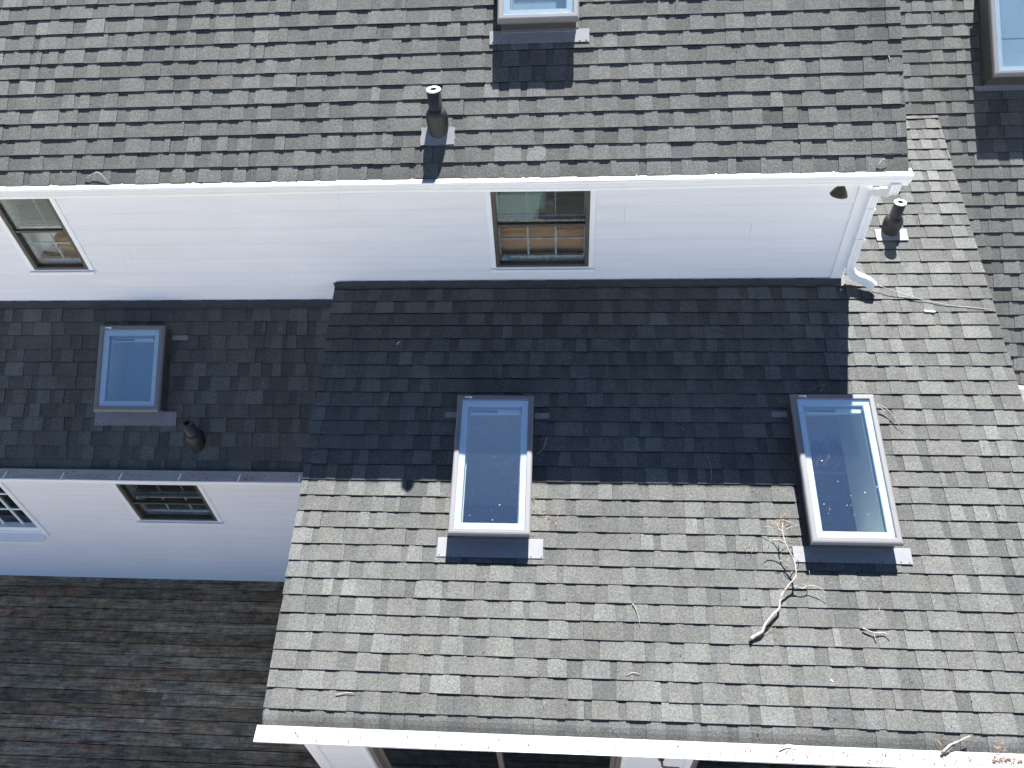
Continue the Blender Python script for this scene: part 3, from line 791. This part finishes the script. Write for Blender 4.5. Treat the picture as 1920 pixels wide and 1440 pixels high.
# ---- plumbing vents
def vent(pl, x, y, H, label, fl=(0.14, 0.15), rim="pvc", torn=False, lean=(0, 0)):
    q = pl.s_at_Y(y); b = pl.P(x, q, 0.0); fn = lambda a, c, z: pl.P(a, -c, z)
    ax = Vector((lean[0], lean[1], 1))
    m = MB(); m.lathe(b - Vector((0, 0, .06)), ax, [(.055, 0), (.055, H + .06), (.052, H + .0605)], 28)
    root = m.build("vent_pipe", M["pipe"], house); lab(root, label)
    m = MB(); hs = H * .50
    m.lathe(b - Vector((0, 0, .08)), ax, [(.080, 0), (.083, .08), (.089, .08 + hs * .45), (.089, .08 + hs * .72), (.083, .08 + hs * .88), (.070, .08 + hs), (.060, .08 + hs * 1.06), (.056, .08 + hs * 1.08)], 32)
    m.build("boot", M["rubber"], root)
    m = MB(); m.lathe(b, ax, [(.057, H - .008), (.058, H), (.055, H + .0035), (.026, H + .0035)], 28); m.build("rim", M[rim], root)
    m = MB(); m.lathe(b, ax, [(.0, H - .03), (.025, H - .03), (.026, H + .0037), (.028, H + .0037)], 20); m.build("bore", M["hole"], root)
    if fl is None: return root
    m = MB(); w, d = fl; r = random.Random(int(x * 100))
    pts = []
    for i in range(28):
        t = i / 28 * 4; sd, f = int(t), t - int(t)
        c = [(-w + 2 * w * f, -d * 1.0), (w, -d + 2 * d * f), (w - 2 * w * f, d), (-w, d - 2 * d * f)][sd]
        j = r.uniform(-.010, .006) if torn else r.uniform(-.002, .002)
        pts.append((x + c[0] * (1 + j * 6), -q + min(c[1], .03) * (1 + j * 4) - .02))
    lo = [fn(px, py, .0165) for px, py in pts]; hi = [fn(px, py, .0185) for px, py in pts]
    m.poly(hi); m.poly(lo[::-1])
    for i in range(28): m.poly([lo[i], lo[(i + 1) % 28], hi[(i + 1) % 28], hi[i]])
    m.build("flashing", M["flash"], root)
    return root
vent(PU, -1.051, 5.665, 0.335, "black vent pipe with a torn square flashing on the steep upper roof", (0.14, 0.12), torn=True)
vent(PR, 3.190, 6.390, 0.325, "black vent pipe with pale rim on the sunlit roof strip right of the downspout", (0.15, 0.11))
vent(PL, -3.762, 4.655, 0.31, "dark vent pipe in the shade of the left roof", None, rim="pipe")

# ---- windows
def storm_window(op, fn, label, cas=0.05, zm=None, cols=3, rows=2, sill_d=0.045, top_muntins=True, wash=0.13):
    x0, x1, z0, z1 = op; zm = zm or z0 + (z1 - z0) * .47
    bx = lambda mb, a, b, c, d, e, f: mb.box(a, b, c, d, e, f, lambda x, y, z: fn(x, -y, z))      # y = depth into the wall
    m = MB(); fw = .038
    bx(m, x0, x0 + fw, -.014, .05, z0, z1); bx(m, x1 - fw, x1, -.014, .05, z0, z1); bx(m, x0 + fw, x1 - fw, -.014, .05, z0, z0 + .026); bx(m, x0 + fw, x1 - fw, -.014, .05, z1 - .03, z1)
    bx(m, x0 + fw, x1 - fw, -.008, .040, zm - .012, zm + .012)
    root = m.build("window", M["bronze"], house, 0.003); lab(root, label)
    m = MB(); bx(m, x0 - cas, x0 - .001, -.019, .02, z0 - .012, z1 + .04); bx(m, x1 + .001, x1 + cas, -.019, .02, z0 - .012, z1 + .04)
    m.build("casing", M["trim"], root, 0.003)
    m = MB(); bx(m, x0 - cas - .004, x1 + cas + .004, -sill_d, -.02, z0 - .046, z0 - .014); bx(m, x0, x1, -.020, .10, z0 - .040, z0 - .002)
    m.build("sill", M["trim"], root, 0.003)
    m = MB(); bx(m, x0 + fw, x1 - fw, .010, .014, zm + .012, z1 - .03); m.build("pane", M["g_storm"], root)
    m = MB(); bx(m, x0 + fw, x1 - fw, .020, .024, z0 + .026, zm - .012); m.build("pane", M["g_win"], root)
    m = MB(); bx(m, x0 + .001, x0 + .02, .062, .20, z0, z1); bx(m, x1 - .02, x1 - .001, .062, .20, z0, z1); bx(m, x0 + .02, x1 - .02, .062, .20, z0 - .001, z0 + .014); bx(m, x0 + .02, x1 - .02, .062, .20, z1 - .02, z1)
    m.build("jamb", M["oldwood"], root)
    for (a, b, dep, br, on) in ((z0 + .014, zm + .005, .085, .05, True), (zm + .0, z1 - .02, .125, .03, top_muntins)):
        m = MB(); X0, X1 = x0 + .022, x1 - .022; sw = .026; mw = .008 if br > .04 else .0055
        bx(m, X0, X0 + sw, dep, dep + .03, a, b); bx(m, X1 - sw, X1, dep, dep + .03, a, b)
        bx(m, X0 + sw, X1 - sw, dep, dep + .03, a, a + br); bx(m, X0 + sw, X1 - sw, dep, dep + .03, b - .022, b)
        if on:
            W = X1 - X0 - 2 * sw
            for i in range(1, cols): bx(m, X0 + sw + W * i / cols - mw, X0 + sw + W * i / cols + mw, dep + .005, dep + .024, a + br, b - .022)
            for j in range(1, rows):
                zz = a + br + (b - .022 - a - br) * j / rows
                for i in range(cols): bx(m, X0 + sw + W * i / cols + mw, X0 + sw + W * (i + 1) / cols - mw, dep + .006, dep + .023, zz - .007, zz + .007)
        m.build("sash", M["oldwood"] if br > .04 else M["dimwood"], root, 0.0015)
    return root
storm_window(W_UC, fU, "middle window of the upper wall with cardboard and green board inside", zm=4.467)
storm_window(W_UL, fU, "slanting-looking window at the left end of the upper wall", zm=4.465, cols=2)
storm_window(W_LM, fL, "bronze-framed window under the shaded left gutter", zm=1.69, rows=1)
# white-barred window at the left frame edge
x0, x1, z0, z1 = W_LL
bx = lambda mb, a, b, c, d, e, f: mb.box(a, b, c, d, e, f, lambda x, y, z: fL(x, -y, z))
m = MB(); bx(m, x0, x0 + .03, .004, .09, z0, z1); bx(m, x1 - .008, x1, .004, .09, z0, z1); bx(m, x0 + .03, x1 - .008, .004, .09, z1 - .03, z1); bx(m, x0 + .03, x1 - .008, .004, .09, z0, z0 + .075)
wl_ = m.build("window", M["white"], house, 0.003); lab(wl_, "white-barred window at the left end of the lower wall")
m = MB(); bx(m, x0 + .03, x1 - .008, .074, .078, z0 + .075, z1 - .03); m.build("pane", M["g_door"], wl_)
m = MB()
xs = [x1 - .008 - .245 * i for i in range(1, 5)]; zs = [z0 + .075 + .305 * i for i in range(1, 5)]
for x in xs: bx(m, x - .011, x + .011, .052, .072, z0 + .075, z1 - .03)
for z in zs:
    e0 = [x0 + .03] + sorted(xs) + [x1 - .008]
    for i in range(len(e0) - 1): bx(m, e0[i] + (.011 if i else 0), e0[i + 1] - (.011 if i < len(e0) - 2 else 0), .054, .070, z - .010, z + .010)
m.build("muntin", M["white"], wl_, 0.002)
m = MB(); bx(m, x0 - .055, x0 - .001, -.026, .02, z0 - .07, z1 + .04); bx(m, x1 + .001, x1 + .055, -.026, .02, z0 - .07, z1 + .04); m.build("casing", M["trim"], wl_, 0.003)
m = MB(); m.hexa([fL(x0, .11, z0 - .09), fL(x1 + .001, .11, z0 - .09), fL(x1 + .001, -.05, z0 - .09), fL(x0, -.05, z0 - .09)], [fL(x0, .11, z0 - .065), fL(x1 + .001, .11, z0 - .065), fL(x1 + .001, -.05, z0 - .003), fL(x0, -.05, z0 - .003)]); m.build("sill", M["trim"], wl_)

# ---- sliding doors below the bottom eave
def slider(op, label):
    x0, x1, z0, z1 = op; bx = lambda mb, a, b, c, d, e, f: mb.box(a, b, c, d, e, f, lambda x, y, z: fF(x, -y, z))
    m = MB(); fw = .04
    bx(m, x0, x0 + fw, .0, .09, z0, z1); bx(m, x1 - fw, x1, .0, .09, z0, z1); bx(m, x0 + fw, x1 - fw, 0, .09, z1 - .05, z1); bx(m, x0 + fw, x1 - fw, 0, .09, z0, z0 + .03)
    root = m.build("sliding_door", M["doorframe"], house, 0.002); lab(root, label)
    m = MB(); bx(m, x0 - .055, x0 - .001, -.024, .02, z0 - .02, z1 + .06); bx(m, x1 + .001, x1 + .055, -.024, .02, z0 - .02, z1 + .06); m.build("casing", M["trim"], root, .003)
    xm = x0 + (x1 - x0) * .525
    for (a, b, d) in ((x0 + fw, xm + .02, .05), (xm - .03, x1 - fw, .02)):
        m = MB(); bx(m, a, a + .045, d, d + .025, z0 + .03, z1 - .05); bx(m, b - .045, b, d, d + .025, z0 + .03, z1 - .05); bx(m, a + .045, b - .045, d, d + .025, z0 + .03, z0 + .1); bx(m, a + .045, b - .045, d, d + .025, z1 - .11, z1 - .05)
        o = m.build("door_panel", M["doorframe"], root, .002)
        m = MB(); bx(m, a + .045, b - .045, d + .010, d + .014, z0 + .1, z1 - .11); m.build("pane", M["g_door"], o)
    return root
slider(D_1, "dark glass sliding door just under the bottom gutter")
slider(D_2, "dark glass sliding door at the bottom right under the gutter")
# bronze bracket on the white wall between the doors
m = MB(); m.lathe((0.79, WF - .012, 1.80), (0, -1, 0), [(0, .022), (.022, .020), (.026, .012), (.026, 0)], 20)
br_ = m.build("wall_bracket", M["lamp"], house); lab(br_, "small bronze bracket on the white wall between the two doors")
m = MB(); m.tube([(0.79, WF - .03, 1.80), (0.795, WF - .08, 1.805), (0.83, WF - .09, 1.81), (0.93, WF - .09, 1.812)], [.012, .011, .012, .010], 8); m.build("arm", M["brasslever"], br_)

# ---- floodlight under the upper gutter
b = Vector((2.222, 5.47, 5.125)); axd = Vector((-0.10, -0.12, -1)).normalized()
m = MB(); m.lathe(b, (0, 0, -1), [(.0, -.04), (.028, -.04), (.028, .010), (.014, .018), (.014, .03)], 20)
m.lathe(b + Vector((0, 0, -.028)), axd, [(.014, -.004), (.020, .0), (.024, .02), (.036, .04), (.052, .062), (.066, .090), (.072, .104), (.068, .108), (.058, .094)], 28)
fl_ = m.build("floodlight", M["lamp"], house); lab(fl_, "bronze bell-shaped floodlight under the upper gutter near the downspout")
m = MB(); m.lathe(b + Vector((0, 0, -.028)), axd, [(.0, .094), (.040, .094), (.056, .092)], 24); m.build("lens", M["lens"], fl_)

# ================================================================== DECK
r = random.Random(42); m = MB(); y = WL - 0.012; BW, GAP = 0.1355, 0.0095; row = 0
while y - BW > -3.0:
    ya, yb = y - BW, y
    xend = RX0 - .03 if ya > WF - .03 else 5.5
    x = XL - 1.0 + r.uniform(-2.5, 0)
    while x < xend:
        L = r.choice((2.4, 3.0, 3.6, 4.2, 4.8)); xa, xb = max(x, XL - 1.0), min(x + L, xend)
        if xb - xa > .05:
            dz = r.uniform(-.003, .0015); t = r.random(); tl = r.uniform(-.0012, .0012); c = (r.random(), r.random(), r.random())
            n = max(1, int((xb - xa) / .5)); e_ = [r.uniform(-.0013, .0013) for _ in range(n + 1)]
            for i in range(n):
                p, q = xa + (xb - xa) * i / n, xa + (xb - xa) * (i + 1) / n
                q2 = q - (.003 if i == n - 1 else 0)
                m.hexa([(p, ya + e_[i], -.028), (q2, ya + e_[i + 1], -.028), (q2, yb + e_[i], -.028), (p, yb + e_[i], -.028)],
                       [(p, ya + e_[i], dz + tl), (q2, ya + e_[i + 1], dz + tl), (q2, yb + e_[i + 1], dz), (p, yb + e_[i], dz)], c, bottom=False)
        x += L
    y -= BW + GAP; row += 1
deck = m.build("wooden_deck", M["deck"]); tag(deck, "dark weathered wooden deck with worn red-brown stain at the lower left", "deck")
m = MB()
for i in range(38): m.box(XL - .9 + i * .4, XL - .86 + i * .4, -2.95, (WL if XL - .9 + i * .4 < RX0 - .1 else WF) - .12, -.2, -.034)
m.box(XL - 1, 5.5, -3.0, -2.96, -.9, -.034); m.build("joist", M["deck"], deck)

# ================================================================== THINGS SEEN THROUGH THE GLASS
def carton(name, label, loc, dim, rot, mat="card", cat="box"):
    t = thing(name, label, cat, loc); t.rotation_euler = rot
    m = MB(); w_, d_, h_ = dim; m.box(-w_ / 2, w_ / 2, -d_ / 2, d_ / 2, 0, h_); m.build("body", M[mat], t, .003)
    m = MB(); m.box(-w_ / 2 - .001, w_ / 2 + .001, -d_ / 2 - .002, d_ / 2 + .002, h_ - .003, h_ + .004)
    m.hexa([(-w_ / 2, -d_ / 2 - .09, h_ - .06), (w_ / 2, -d_ / 2 - .09, h_ - .06), (w_ / 2, -d_ / 2 - .002, h_ - .001), (-w_ / 2, -d_ / 2 - .002, h_ - .001)],
           [(-w_ / 2, -d_ / 2 - .09, h_ - .055), (w_ / 2, -d_ / 2 - .09, h_ - .055), (w_ / 2, -d_ / 2 - .002, h_ + .004), (-w_ / 2, -d_ / 2 - .002, h_ + .004)])
    m.build("lid_flap", M[mat], t, .001)
    return t
carton("cardboard_box", "brown cardboard box filling the left and middle lower panes of the middle upper window", (-0.39, 6.20, 3.06), (.54, .30, 1.36), (0, 0, .05))
carton("cardboard_box", "smaller brown cardboard box behind the right lower pane of the middle upper window", (0.06, 6.18, 3.06), (.33, .26, 1.33), (0, 0, -.08))
carton("cardboard_box", "brown cardboard box behind the lower right panes of the left upper window", (-4.98, 6.16, 3.06), (.44, .22, 1.20), (0, 0, -.1))
t = MB(); t.box(-.225, .225, -.006, .006, 0, .40); t.ring(-.225, .225, .0, .40, .035, .006, .012, lambda x, y, z: (x, -z, y))
o = t.build("picture_board", M["green"], None, .002); o.location = (-0.445, 5.995, 4.436); o.rotation_euler = (math.radians(-80), 0, math.radians(-3)); tag(o, "pale green framed board lying on the boxes inside the middle upper window", "board")
t = MB(); t.box(-.17, .17, -.002, .002, 0, .30); o = t.build("paper_sheet", M["paper"], None); o.location = (-5.36, 6.08, 4.07); o.rotation_euler = (math.radians(-12), math.radians(14), .1); tag(o, "white paper sheet behind the left upper window", "paper")
# crumpled cloth on the window ledge
r = random.Random(5); m = MB(); nx, ny = 14, 10
G = [[(-.647 + .125 * i / nx, 5.905 + .045 * j / ny + r.uniform(-.004, .004), 4.018 + .052 * math.exp(-((i / nx - .25) ** 2) * 9) * (0.6 + .5 * math.sin(i * 1.3 + j * .9)) + .02 * math.exp(-((i / nx - .8) ** 2) * 30) + r.uniform(0, .010)) for j in range(ny + 1)] for i in range(nx + 1)]
for i in range(nx):
    for j in range(ny): m.poly([G[i][j], G[i + 1][j], G[i + 1][j + 1], G[i][j + 1]], None, False)
o = m.build("cloth", M["cloth"]); sd = o.modifiers.new("solid", 'SOLIDIFY'); sd.thickness = .003; tag(o, "crumpled pale teal cloth in the lower left corner of the middle upper window", "cloth")
# bookcase and books below the right front skylight
bc = thing("bookcase", "dim bookcase seen down through the skylight near the downspout", "bookcase", (2.78, 5.20, 0.02))
for z in (0.0, .45, .9, 1.35, 1.80):
    m = MB(); m.box(-.58, .58, -.15, .15, z, z + .022); m.build("shelf", M["room"], bc)
for x in (-.60, .58):
    m = MB(); m.box(x, x + .02, -.15, .15, 0, 1.822); m.build("side_panel", M["room"], bc)
r = random.Random(8); x = 2.30; BN = ("red", "blue", "tan", "green", "cream", "brown", "black")
for i in range(15):
    w_, h_, d_ = r.uniform(.022, .05), r.uniform(.18, .27), r.uniform(.15, .2); ci = i % 7
    ln = r.choice((0, 0, .06, -.08, .18))
    mm = MB(); mm.box(0, w_, -d_ / 2, d_ / 2, 0, .0 + h_); b_ = mm.build("book", BOOKM[ci], None, .002)
    b_.location = (x, 5.19, 1.842 + abs(math.sin(ln)) * w_); b_.rotation_euler = (0, ln, r.uniform(-.04, .04)); x += w_ + .005 + abs(math.sin(ln)) * .12
    tag(b_, "upright book on the dim bookcase below the skylight near the downspout", "book", "books on the bookcase under the skylight")

# ================================================================== BRANCH, TWIGS AND BITS ON THE ROOFS
BR = dict(
    br_main=[[1.419,2.639,2.854],[1.462,2.665,2.868],[1.509,2.688,2.875],[1.532,2.727,2.897],[1.564,2.767,2.915],[1.61,2.811,2.929],[1.658,2.857,2.938],[1.666,2.893,2.955],[1.683,2.939,2.974],[1.702,2.968,2.988],[1.747,3.016,3.014],[1.8,3.065,3.045],[1.809,3.107,3.063],[1.809,3.161,3.085],[1.798,3.199,3.102],[1.774,3.25,3.129],[1.746,3.31,3.158],[1.739,3.385,3.181],[1.743,3.453,3.202]],
    b1=[[1.798,3.199,3.102],[1.829,3.228,3.101],[1.868,3.252,3.098],[1.877,3.285,3.108]],
    b2=[[1.746,3.31,3.158],[1.703,3.335,3.165],[1.646,3.335,3.155],[1.624,3.311,3.137],[1.621,3.288,3.109],[1.598,3.262,3.07]],
    b3=[[1.739,3.385,3.181],[1.719,3.43,3.174],[1.675,3.453,3.16],[1.608,3.472,3.145]],
    b4=[[1.708,3.442,3.178],[1.707,3.468,3.186],[1.688,3.485,3.191]],
    b5=[[1.736,3.394,3.184],[1.8,3.433,3.196],[1.879,3.455,3.203]],
    b6=[[1.75,3.021,3.005],[1.801,3.019,2.994],[1.859,3.007,2.985],[1.897,3.025,2.996],[1.955,3.017,3.004],[2.001,2.995,2.997],[2.035,2.961,2.976],[2.023,2.946,2.96]],
    b7=[[1.897,3.025,2.996],[1.916,3.071,3.031],[1.913,3.117,3.066]],
    b8=[[1.798,3.169,3.072],[1.769,3.162,3.049],[1.749,3.199,3.05],[1.79,3.241,3.063]],
    b9=[[1.8,3.065,3.045],[1.834,3.056,3.047]],
    b10=[[1.72,3.202,3.061],[1.685,3.208,3.074],[1.669,3.235,3.093]],
    b11=[[1.749,3.496,3.215],[1.789,3.479,3.21],[1.86,3.471,3.187]],
    n1=[[1.754,3.503,3.197],[1.785,3.442,3.157],[1.85,3.399,3.091]],
    n2=[[1.428,3.272,3.031],[1.492,3.311,3.043],[1.563,3.333,3.05]],
    tY=[[2.277,2.742,2.876],[2.351,2.71,2.866],[2.434,2.711,2.866],[2.467,2.676,2.855]],
    tY2=[[2.351,2.71,2.866],[2.364,2.65,2.835]],
    tg=[[2.679,1.933,2.624],[2.741,1.979,2.649],[2.806,2.005,2.662],[2.886,2.037,2.683]],
    tg2=[[2.706,1.934,2.619],[2.778,1.989,2.641],[2.795,2.003,2.656]],
    tg3=[[1.555,1.926,2.622],[1.609,1.95,2.629],[1.677,1.943,2.627]],
    tS2=[[2.704,4.537,3.467],[2.771,4.497,3.454],[2.823,4.44,3.426],[2.852,4.383,3.398],[2.896,4.314,3.361]],
    tS2b=[[2.713,4.541,3.447],[2.787,4.471,3.425],[2.818,4.432,3.423]],
    t5=[[1.197,4.109,3.291],[1.235,4.019,3.263],[1.233,3.862,3.215]],
    t6=[[2.167,4.686,3.471],[2.242,4.727,3.484],[2.307,4.746,3.49]],
    t6b=[[2.248,4.681,3.47],[2.307,4.746,3.49]],
    cable=[[2.895,5.739,3.841],[2.965,5.714,3.828],[3.026,5.689,3.815],[3.152,5.646,3.791],[3.33,5.597,3.76],[3.606,5.532,3.735],[3.746,5.52,3.731],[3.861,5.503,3.726],[3.951,5.479,3.714]],
    chip=[[3.317,5.485,3.718],[3.415,5.474,3.714]],
    t7=[[0.529,2.88,2.91],[0.56,2.823,2.893],[0.583,2.707,2.857]],
    t8=[[0.465,2.364,2.75],[0.513,2.389,2.758],[0.564,2.382,2.755]],
    t9=[[-1.773,2.17,2.689],[-1.691,2.187,2.695],[-1.624,2.189,2.695]],
    t10=[[-0.174,3.061,2.965],[-0.113,3.027,2.954]],
    n3=[[-0.12,3.554,3.119],[-0.097,3.496,3.1]],
    n4=[[-0.294,3.555,3.129],[-0.25,3.611,3.147],[-0.222,3.634,3.154]],
    n5=[[-0.29,3.7,3.175],[-0.263,3.661,3.162]],
    t11=[[-0.176,4.243,3.333],[-0.198,4.145,3.303],[-0.255,4.091,3.286]],
    tu=[[-4.244,5.638,5.15],[-4.129,5.667,5.197],[-4.066,5.639,5.163],[-4.019,5.602,5.123]],
    tu2=[[-4.124,5.67,5.199],[-4.13,5.649,5.159]],
    tv=[[2.515,5.628,5.143],[2.566,5.66,5.191],[2.6,5.645,5.155]],
    tw=[[2.656,6.395,5.716],[2.664,6.361,5.691]],
    t12=[[-1.993,5.523,3.732],[-1.968,5.539,3.737]],
    t13=[[-1.627,5.144,3.614],[-1.602,5.172,3.623]],
    t14=[[1.982,2.385,2.752],[1.999,2.368,2.747]],
)

for _k in ('tu', 'tu2', 'tv', 'tw'):
    BR[_k] = [[x * KU, y * KU, CZ + (z - CZ) * KU] for x, y, z in BR[_k]]
for _k in BR: BR[_k] = [[x, y, z + .006] for x, y, z in BR[_k]]
def smooth(pts, n=3, wob=0.0, seed=1):
    """Catmull-Rom through the points with a little natural kink"""
    r = random.Random(seed); P = [Vector(p) for p in pts]; out = []
    for i in range(len(P) - 1):
        a, b, c, d = P[max(i - 1, 0)], P[i], P[i + 1], P[min(i + 2, len(P) - 1)]
        for k in range(n):
            t = k / n
            q = 0.5 * ((2 * b) + (c - a) * t + (2 * a - 5 * b + 4 * c - d) * t * t + (3 * b - a - 3 * c + d) * t ** 3)
            if out: q += Vector((r.uniform(-wob, wob), r.uniform(-wob, wob), r.uniform(-wob, wob)))
            out.append(q)
    out.append(P[-1]); return out
def stick(mb, pts, r0, r1, n=3, wob=0.0012, seed=1, seg=7):
    q = smooth(pts, n, wob, seed); N_ = len(q) - 1; rr = random.Random(seed)
    mb.tube(q, [(r0 + (r1 - r0) * i / N_) * rr.uniform(.86, 1.14) for i in range(N_ + 1)], seg)
m = MB(); stick(m, BR["br_main"], .0125, .0036, 3, .0015, 2, 9)
root = m.build("fallen_branch", M["bark"]); tag(root, "bare forked branch lying on the front roof below the right skylight", "branch")
for i, (k, r0, r1) in enumerate((("b1", .004, .002), ("b2", .0045, .002), ("b3", .0035, .0016), ("b4", .0025, .0015), ("b5", .003, .0015), ("b6", .0045, .002), ("b7", .003, .0017), ("b8", .003, .0015), ("b9", .004, .002), ("b10", .0025, .0014), ("b11", .0025, .0012))):
    m = MB(); stick(m, BR[k], r0, r1, 3, .001, i + 3, 6); m.build("side_twig", M["bark"], root)
def twig(name, keys, label, cat="twig", r0=.004, r1=.0018, mat="bark"):
    m = MB()
    for i, k in enumerate(keys): stick(m, BR[k], r0 * (1 if i == 0 else .7), r1, 3, .0008, len(label) + i, 6)
    o = m.build(name, M[mat]); tag(o, label, cat); return o
twig("twig", ["tY", "tY2"], "forked grey twig alone on the lower right of the front roof", r0=.0055, r1=.0035)
twig("twig", ["tg", "tg2"], "stout twig sticking up from the bottom gutter at the lower right", r0=.0095, r1=.005)
twig("twig", ["tg3"], "short curved twig lying against the bottom gutter right of centre", r0=.0055)
twig("twig", ["tS2", "tS2b"], "pale forked twig leaning at the upper right corner of the right skylight", r0=.005, r1=.0022)
twig("twig", ["t5"], "thin twig in the shade left of the right skylight", r0=.003)
twig("twig", ["t6", "t6b"], "thin forked twig in the shade just above the right skylight", r0=.003)
twig("twig", ["t7"], "straight pale twig on the sunlit shingles below and right of the left skylight", r0=.0045)
twig("twig", ["t8"], "small curved twig low in the middle of the front roof", r0=.004)
twig("twig", ["t9"], "curved pale twig near the lower left corner of the front roof", r0=.004)
twig("twig", ["t10"], "tiny twig just below the right end of the left skylight's flashing", r0=.003)
twig("twig", ["tu", "tu2"], "forked tan twig above the upper gutter at the far left", r0=.0045)
twig("twig", ["tv"], "bent tan twig above the right end of the upper gutter", r0=.0045)
twig("twig", ["tw"], "tiny twig near the right edge of the steep upper roof", r0=.0035)
twig("twig", ["t12"], "tiny pale twig high in the shade at the left of the front roof", r0=.003)
twig("wood_chip", ["t13"], "white sliver on the shaded shingles left of centre", "wood chip", r0=.005, r1=.004, mat="leafpale")
twig("wood_chip", ["t14"], "pale flake on the shingles above the lower right gutter", "wood chip", r0=.009, r1=.005, mat="leafpale")
twig("wood_chip", ["chip"], "white paint flake on the sunlit roof strip below the cable", "wood chip", r0=.010, r1=.008, mat="paper")
twig("grass_stem", ["t11"], "thin curved stem in the shade right of the left skylight", "stem", r0=.0018, r1=.0012, mat="leafpale")
twig("cable", ["cable"], "thin grey cable running from the downspout mouth across the sunlit roof strip", "cable", r0=.0042, r1=.0032, mat="cable")

def needles(name, label, clusters, seed):
    r = random.Random(seed); m = MB()
    for (c, n, sp, ln) in clusters:
        for _ in range(n):
            p = Vector(c) + Vector((r.gauss(0, sp), r.gauss(0, sp), 0)); p.z = PR.P(p.x, PR.s_at_Y(p.y), r.uniform(.015, .035)).z
            a = r.uniform(0, 6.28); l = ln * r.uniform(.5, 1.1); d = Vector((math.cos(a), math.sin(a), .31 * math.sin(a) + r.uniform(-.1, .15))) * l
            mid = p + d * .5 + Vector((r.uniform(-.01, .01), r.uniform(-.01, .01), .006))
            m.tube([p, mid, p + d], [.0013, .0013, .0009], 4)
    o = m.build(name, M["needle"]); tag(o, label, "pine needles"); o["kind"] = "stuff"; return o
needles("pine_needles", "orange pine needles caught in the tip of the fallen branch", [((1.76, 3.49, 0), 14, .035, .09), ((1.56, 2.70, 0), 3, .01, .1)], 1)
needles("pine_needles", "orange pine needles beside the right edge of the left skylight", [((-.262, 3.60, 0), 8, .02, .07), ((-.272, 3.70, 0), 8, .012, .03), ((-.11, 3.52, 0), 3, .02, .06)], 2)
needles("pine_needles", "pine needles caught on the bottom gutter at the lower right", [((3.10, 1.955, 0), 13, .03, .05), ((2.72, 1.96, 0), 5, .01, .08)], 3)
needles("pine_needles", "loose pine needles strewn over the sunlit front roof", [((1.46, 3.30, 0), 3, .03, .1)] + [((random.Random(i).uniform(-1.8, 3.2), random.Random(i + 50).uniform(2.1, 3.7), 0), 1, .02, .045) for i in range(26)], 4)
# crumbs of bark and leaf on the shingles
r = random.Random(77); m = MB()
def crumb(pl, x, q, s_):
    a = r.uniform(0, 3.1); pts = [(math.cos(a + t) * s_ * r.uniform(.6, 1.2), math.sin(a + t) * s_ * r.uniform(.5, 1.1)) for t in (0, 1.3, 2.7, 4.4)]
    m.hexa([pl.P(x + c, q - d, .008) for c, d in pts], [pl.P(x + c * .8, q - d * .8, .0175) for c, d in pts])
for _ in range(150): crumb(PR, r.uniform(-2.1, 3.7), r.uniform(-4.0, -.2), r.uniform(.002, .0055))
for _ in range(50): crumb(PU, r.uniform(-5.2, 2.5), r.uniform(-4.1, -2.45), r.uniform(.002, .005))
o = m.build("bark_crumbs", M["litter"]); tag(o, "reddish bark crumbs strewn over the sunlit shingles", "bark crumbs"); o["kind"] = "stuff"
m = MB()
for _ in range(60): crumb(PR, r.uniform(-2.1, 3.7), r.uniform(-5.0, -.2), r.uniform(.0018, .004))
for _ in range(14): crumb(PL, r.uniform(-5.5, -2.5), r.uniform(-1.5, -.1), r.uniform(.002, .0045))
o = m.build("pale_crumbs", M["leafpale"]); tag(o, "tiny pale flakes strewn over the roofs", "flakes"); o["kind"] = "stuff"
# debris resting on the two front skylights
r = random.Random(31); m = MB()
for key, n in (("S1", 22), ("S2", 26), ("S0", 7)):
    pl, u0, u1, q0, q1, H, *_ = SKY[key]
    for _ in range(n):
        x, q = r.uniform(u0 + .07, u1 - .07), r.uniform(q0 + .1, q1 - .08); s_ = r.uniform(.0022, .0062)
        m.hexa([pl.P(x + a * s_, q - b * s_, H - .0095) for a, b in ((-1, -.4), (.6, -.7), (1, .4), (-.5, .6))], [pl.P(x + a * s_ * .7, q - b * s_ * .7, H - .006) for a, b in ((-1, -.4), (.6, -.7), (1, .4), (-.5, .6))])
o = m.build("glass_debris", M["leafpale"]); tag(o, "small pale seeds and flakes lying on the skylight glass", "debris"); o["kind"] = "stuff"

# ------------------------------------------------------------------ pieces that lie apart become parts of their own
def split_islands(names):
    for o in [o for o in bpy.data.objects if o.type == 'MESH' and o.name.split(".")[0] in names]:
        me = o.data; n = len(me.vertices); par = list(range(n))
        def find(a):
            while par[a] != a:
                par[a] = par[par[a]]; a = par[a]
            return a
        for p in me.polygons:
            vs = list(p.vertices)
            for v in vs[1:]: par[find(v)] = find(vs[0])
        groups = {}
        for p in me.polygons: groups.setdefault(find(p.vertices[0]), []).append(p)
        if len(groups) < 2: continue
        first = True
        for ps in groups.values():
            idx = sorted({v for p in ps for v in p.vertices}); mp = {v: i for i, v in enumerate(idx)}
            nm = bpy.data.meshes.new(me.name)
            nm.from_pydata([tuple(me.vertices[v].co) for v in idx], [], [[mp[v] for v in p.vertices] for p in ps])
            nm.polygons.foreach_set("use_smooth", [p.use_smooth for p in ps])
            nm.materials.append(me.materials[0]); nm.update()
            if first: o.data = nm; first = False
            else:
                c = o.copy(); c.data = nm; COL.objects.link(c)
split_islands({"casing", "guard_seam", "head_flashing", "hinge", "screw", "joist", "crimp_rib"})
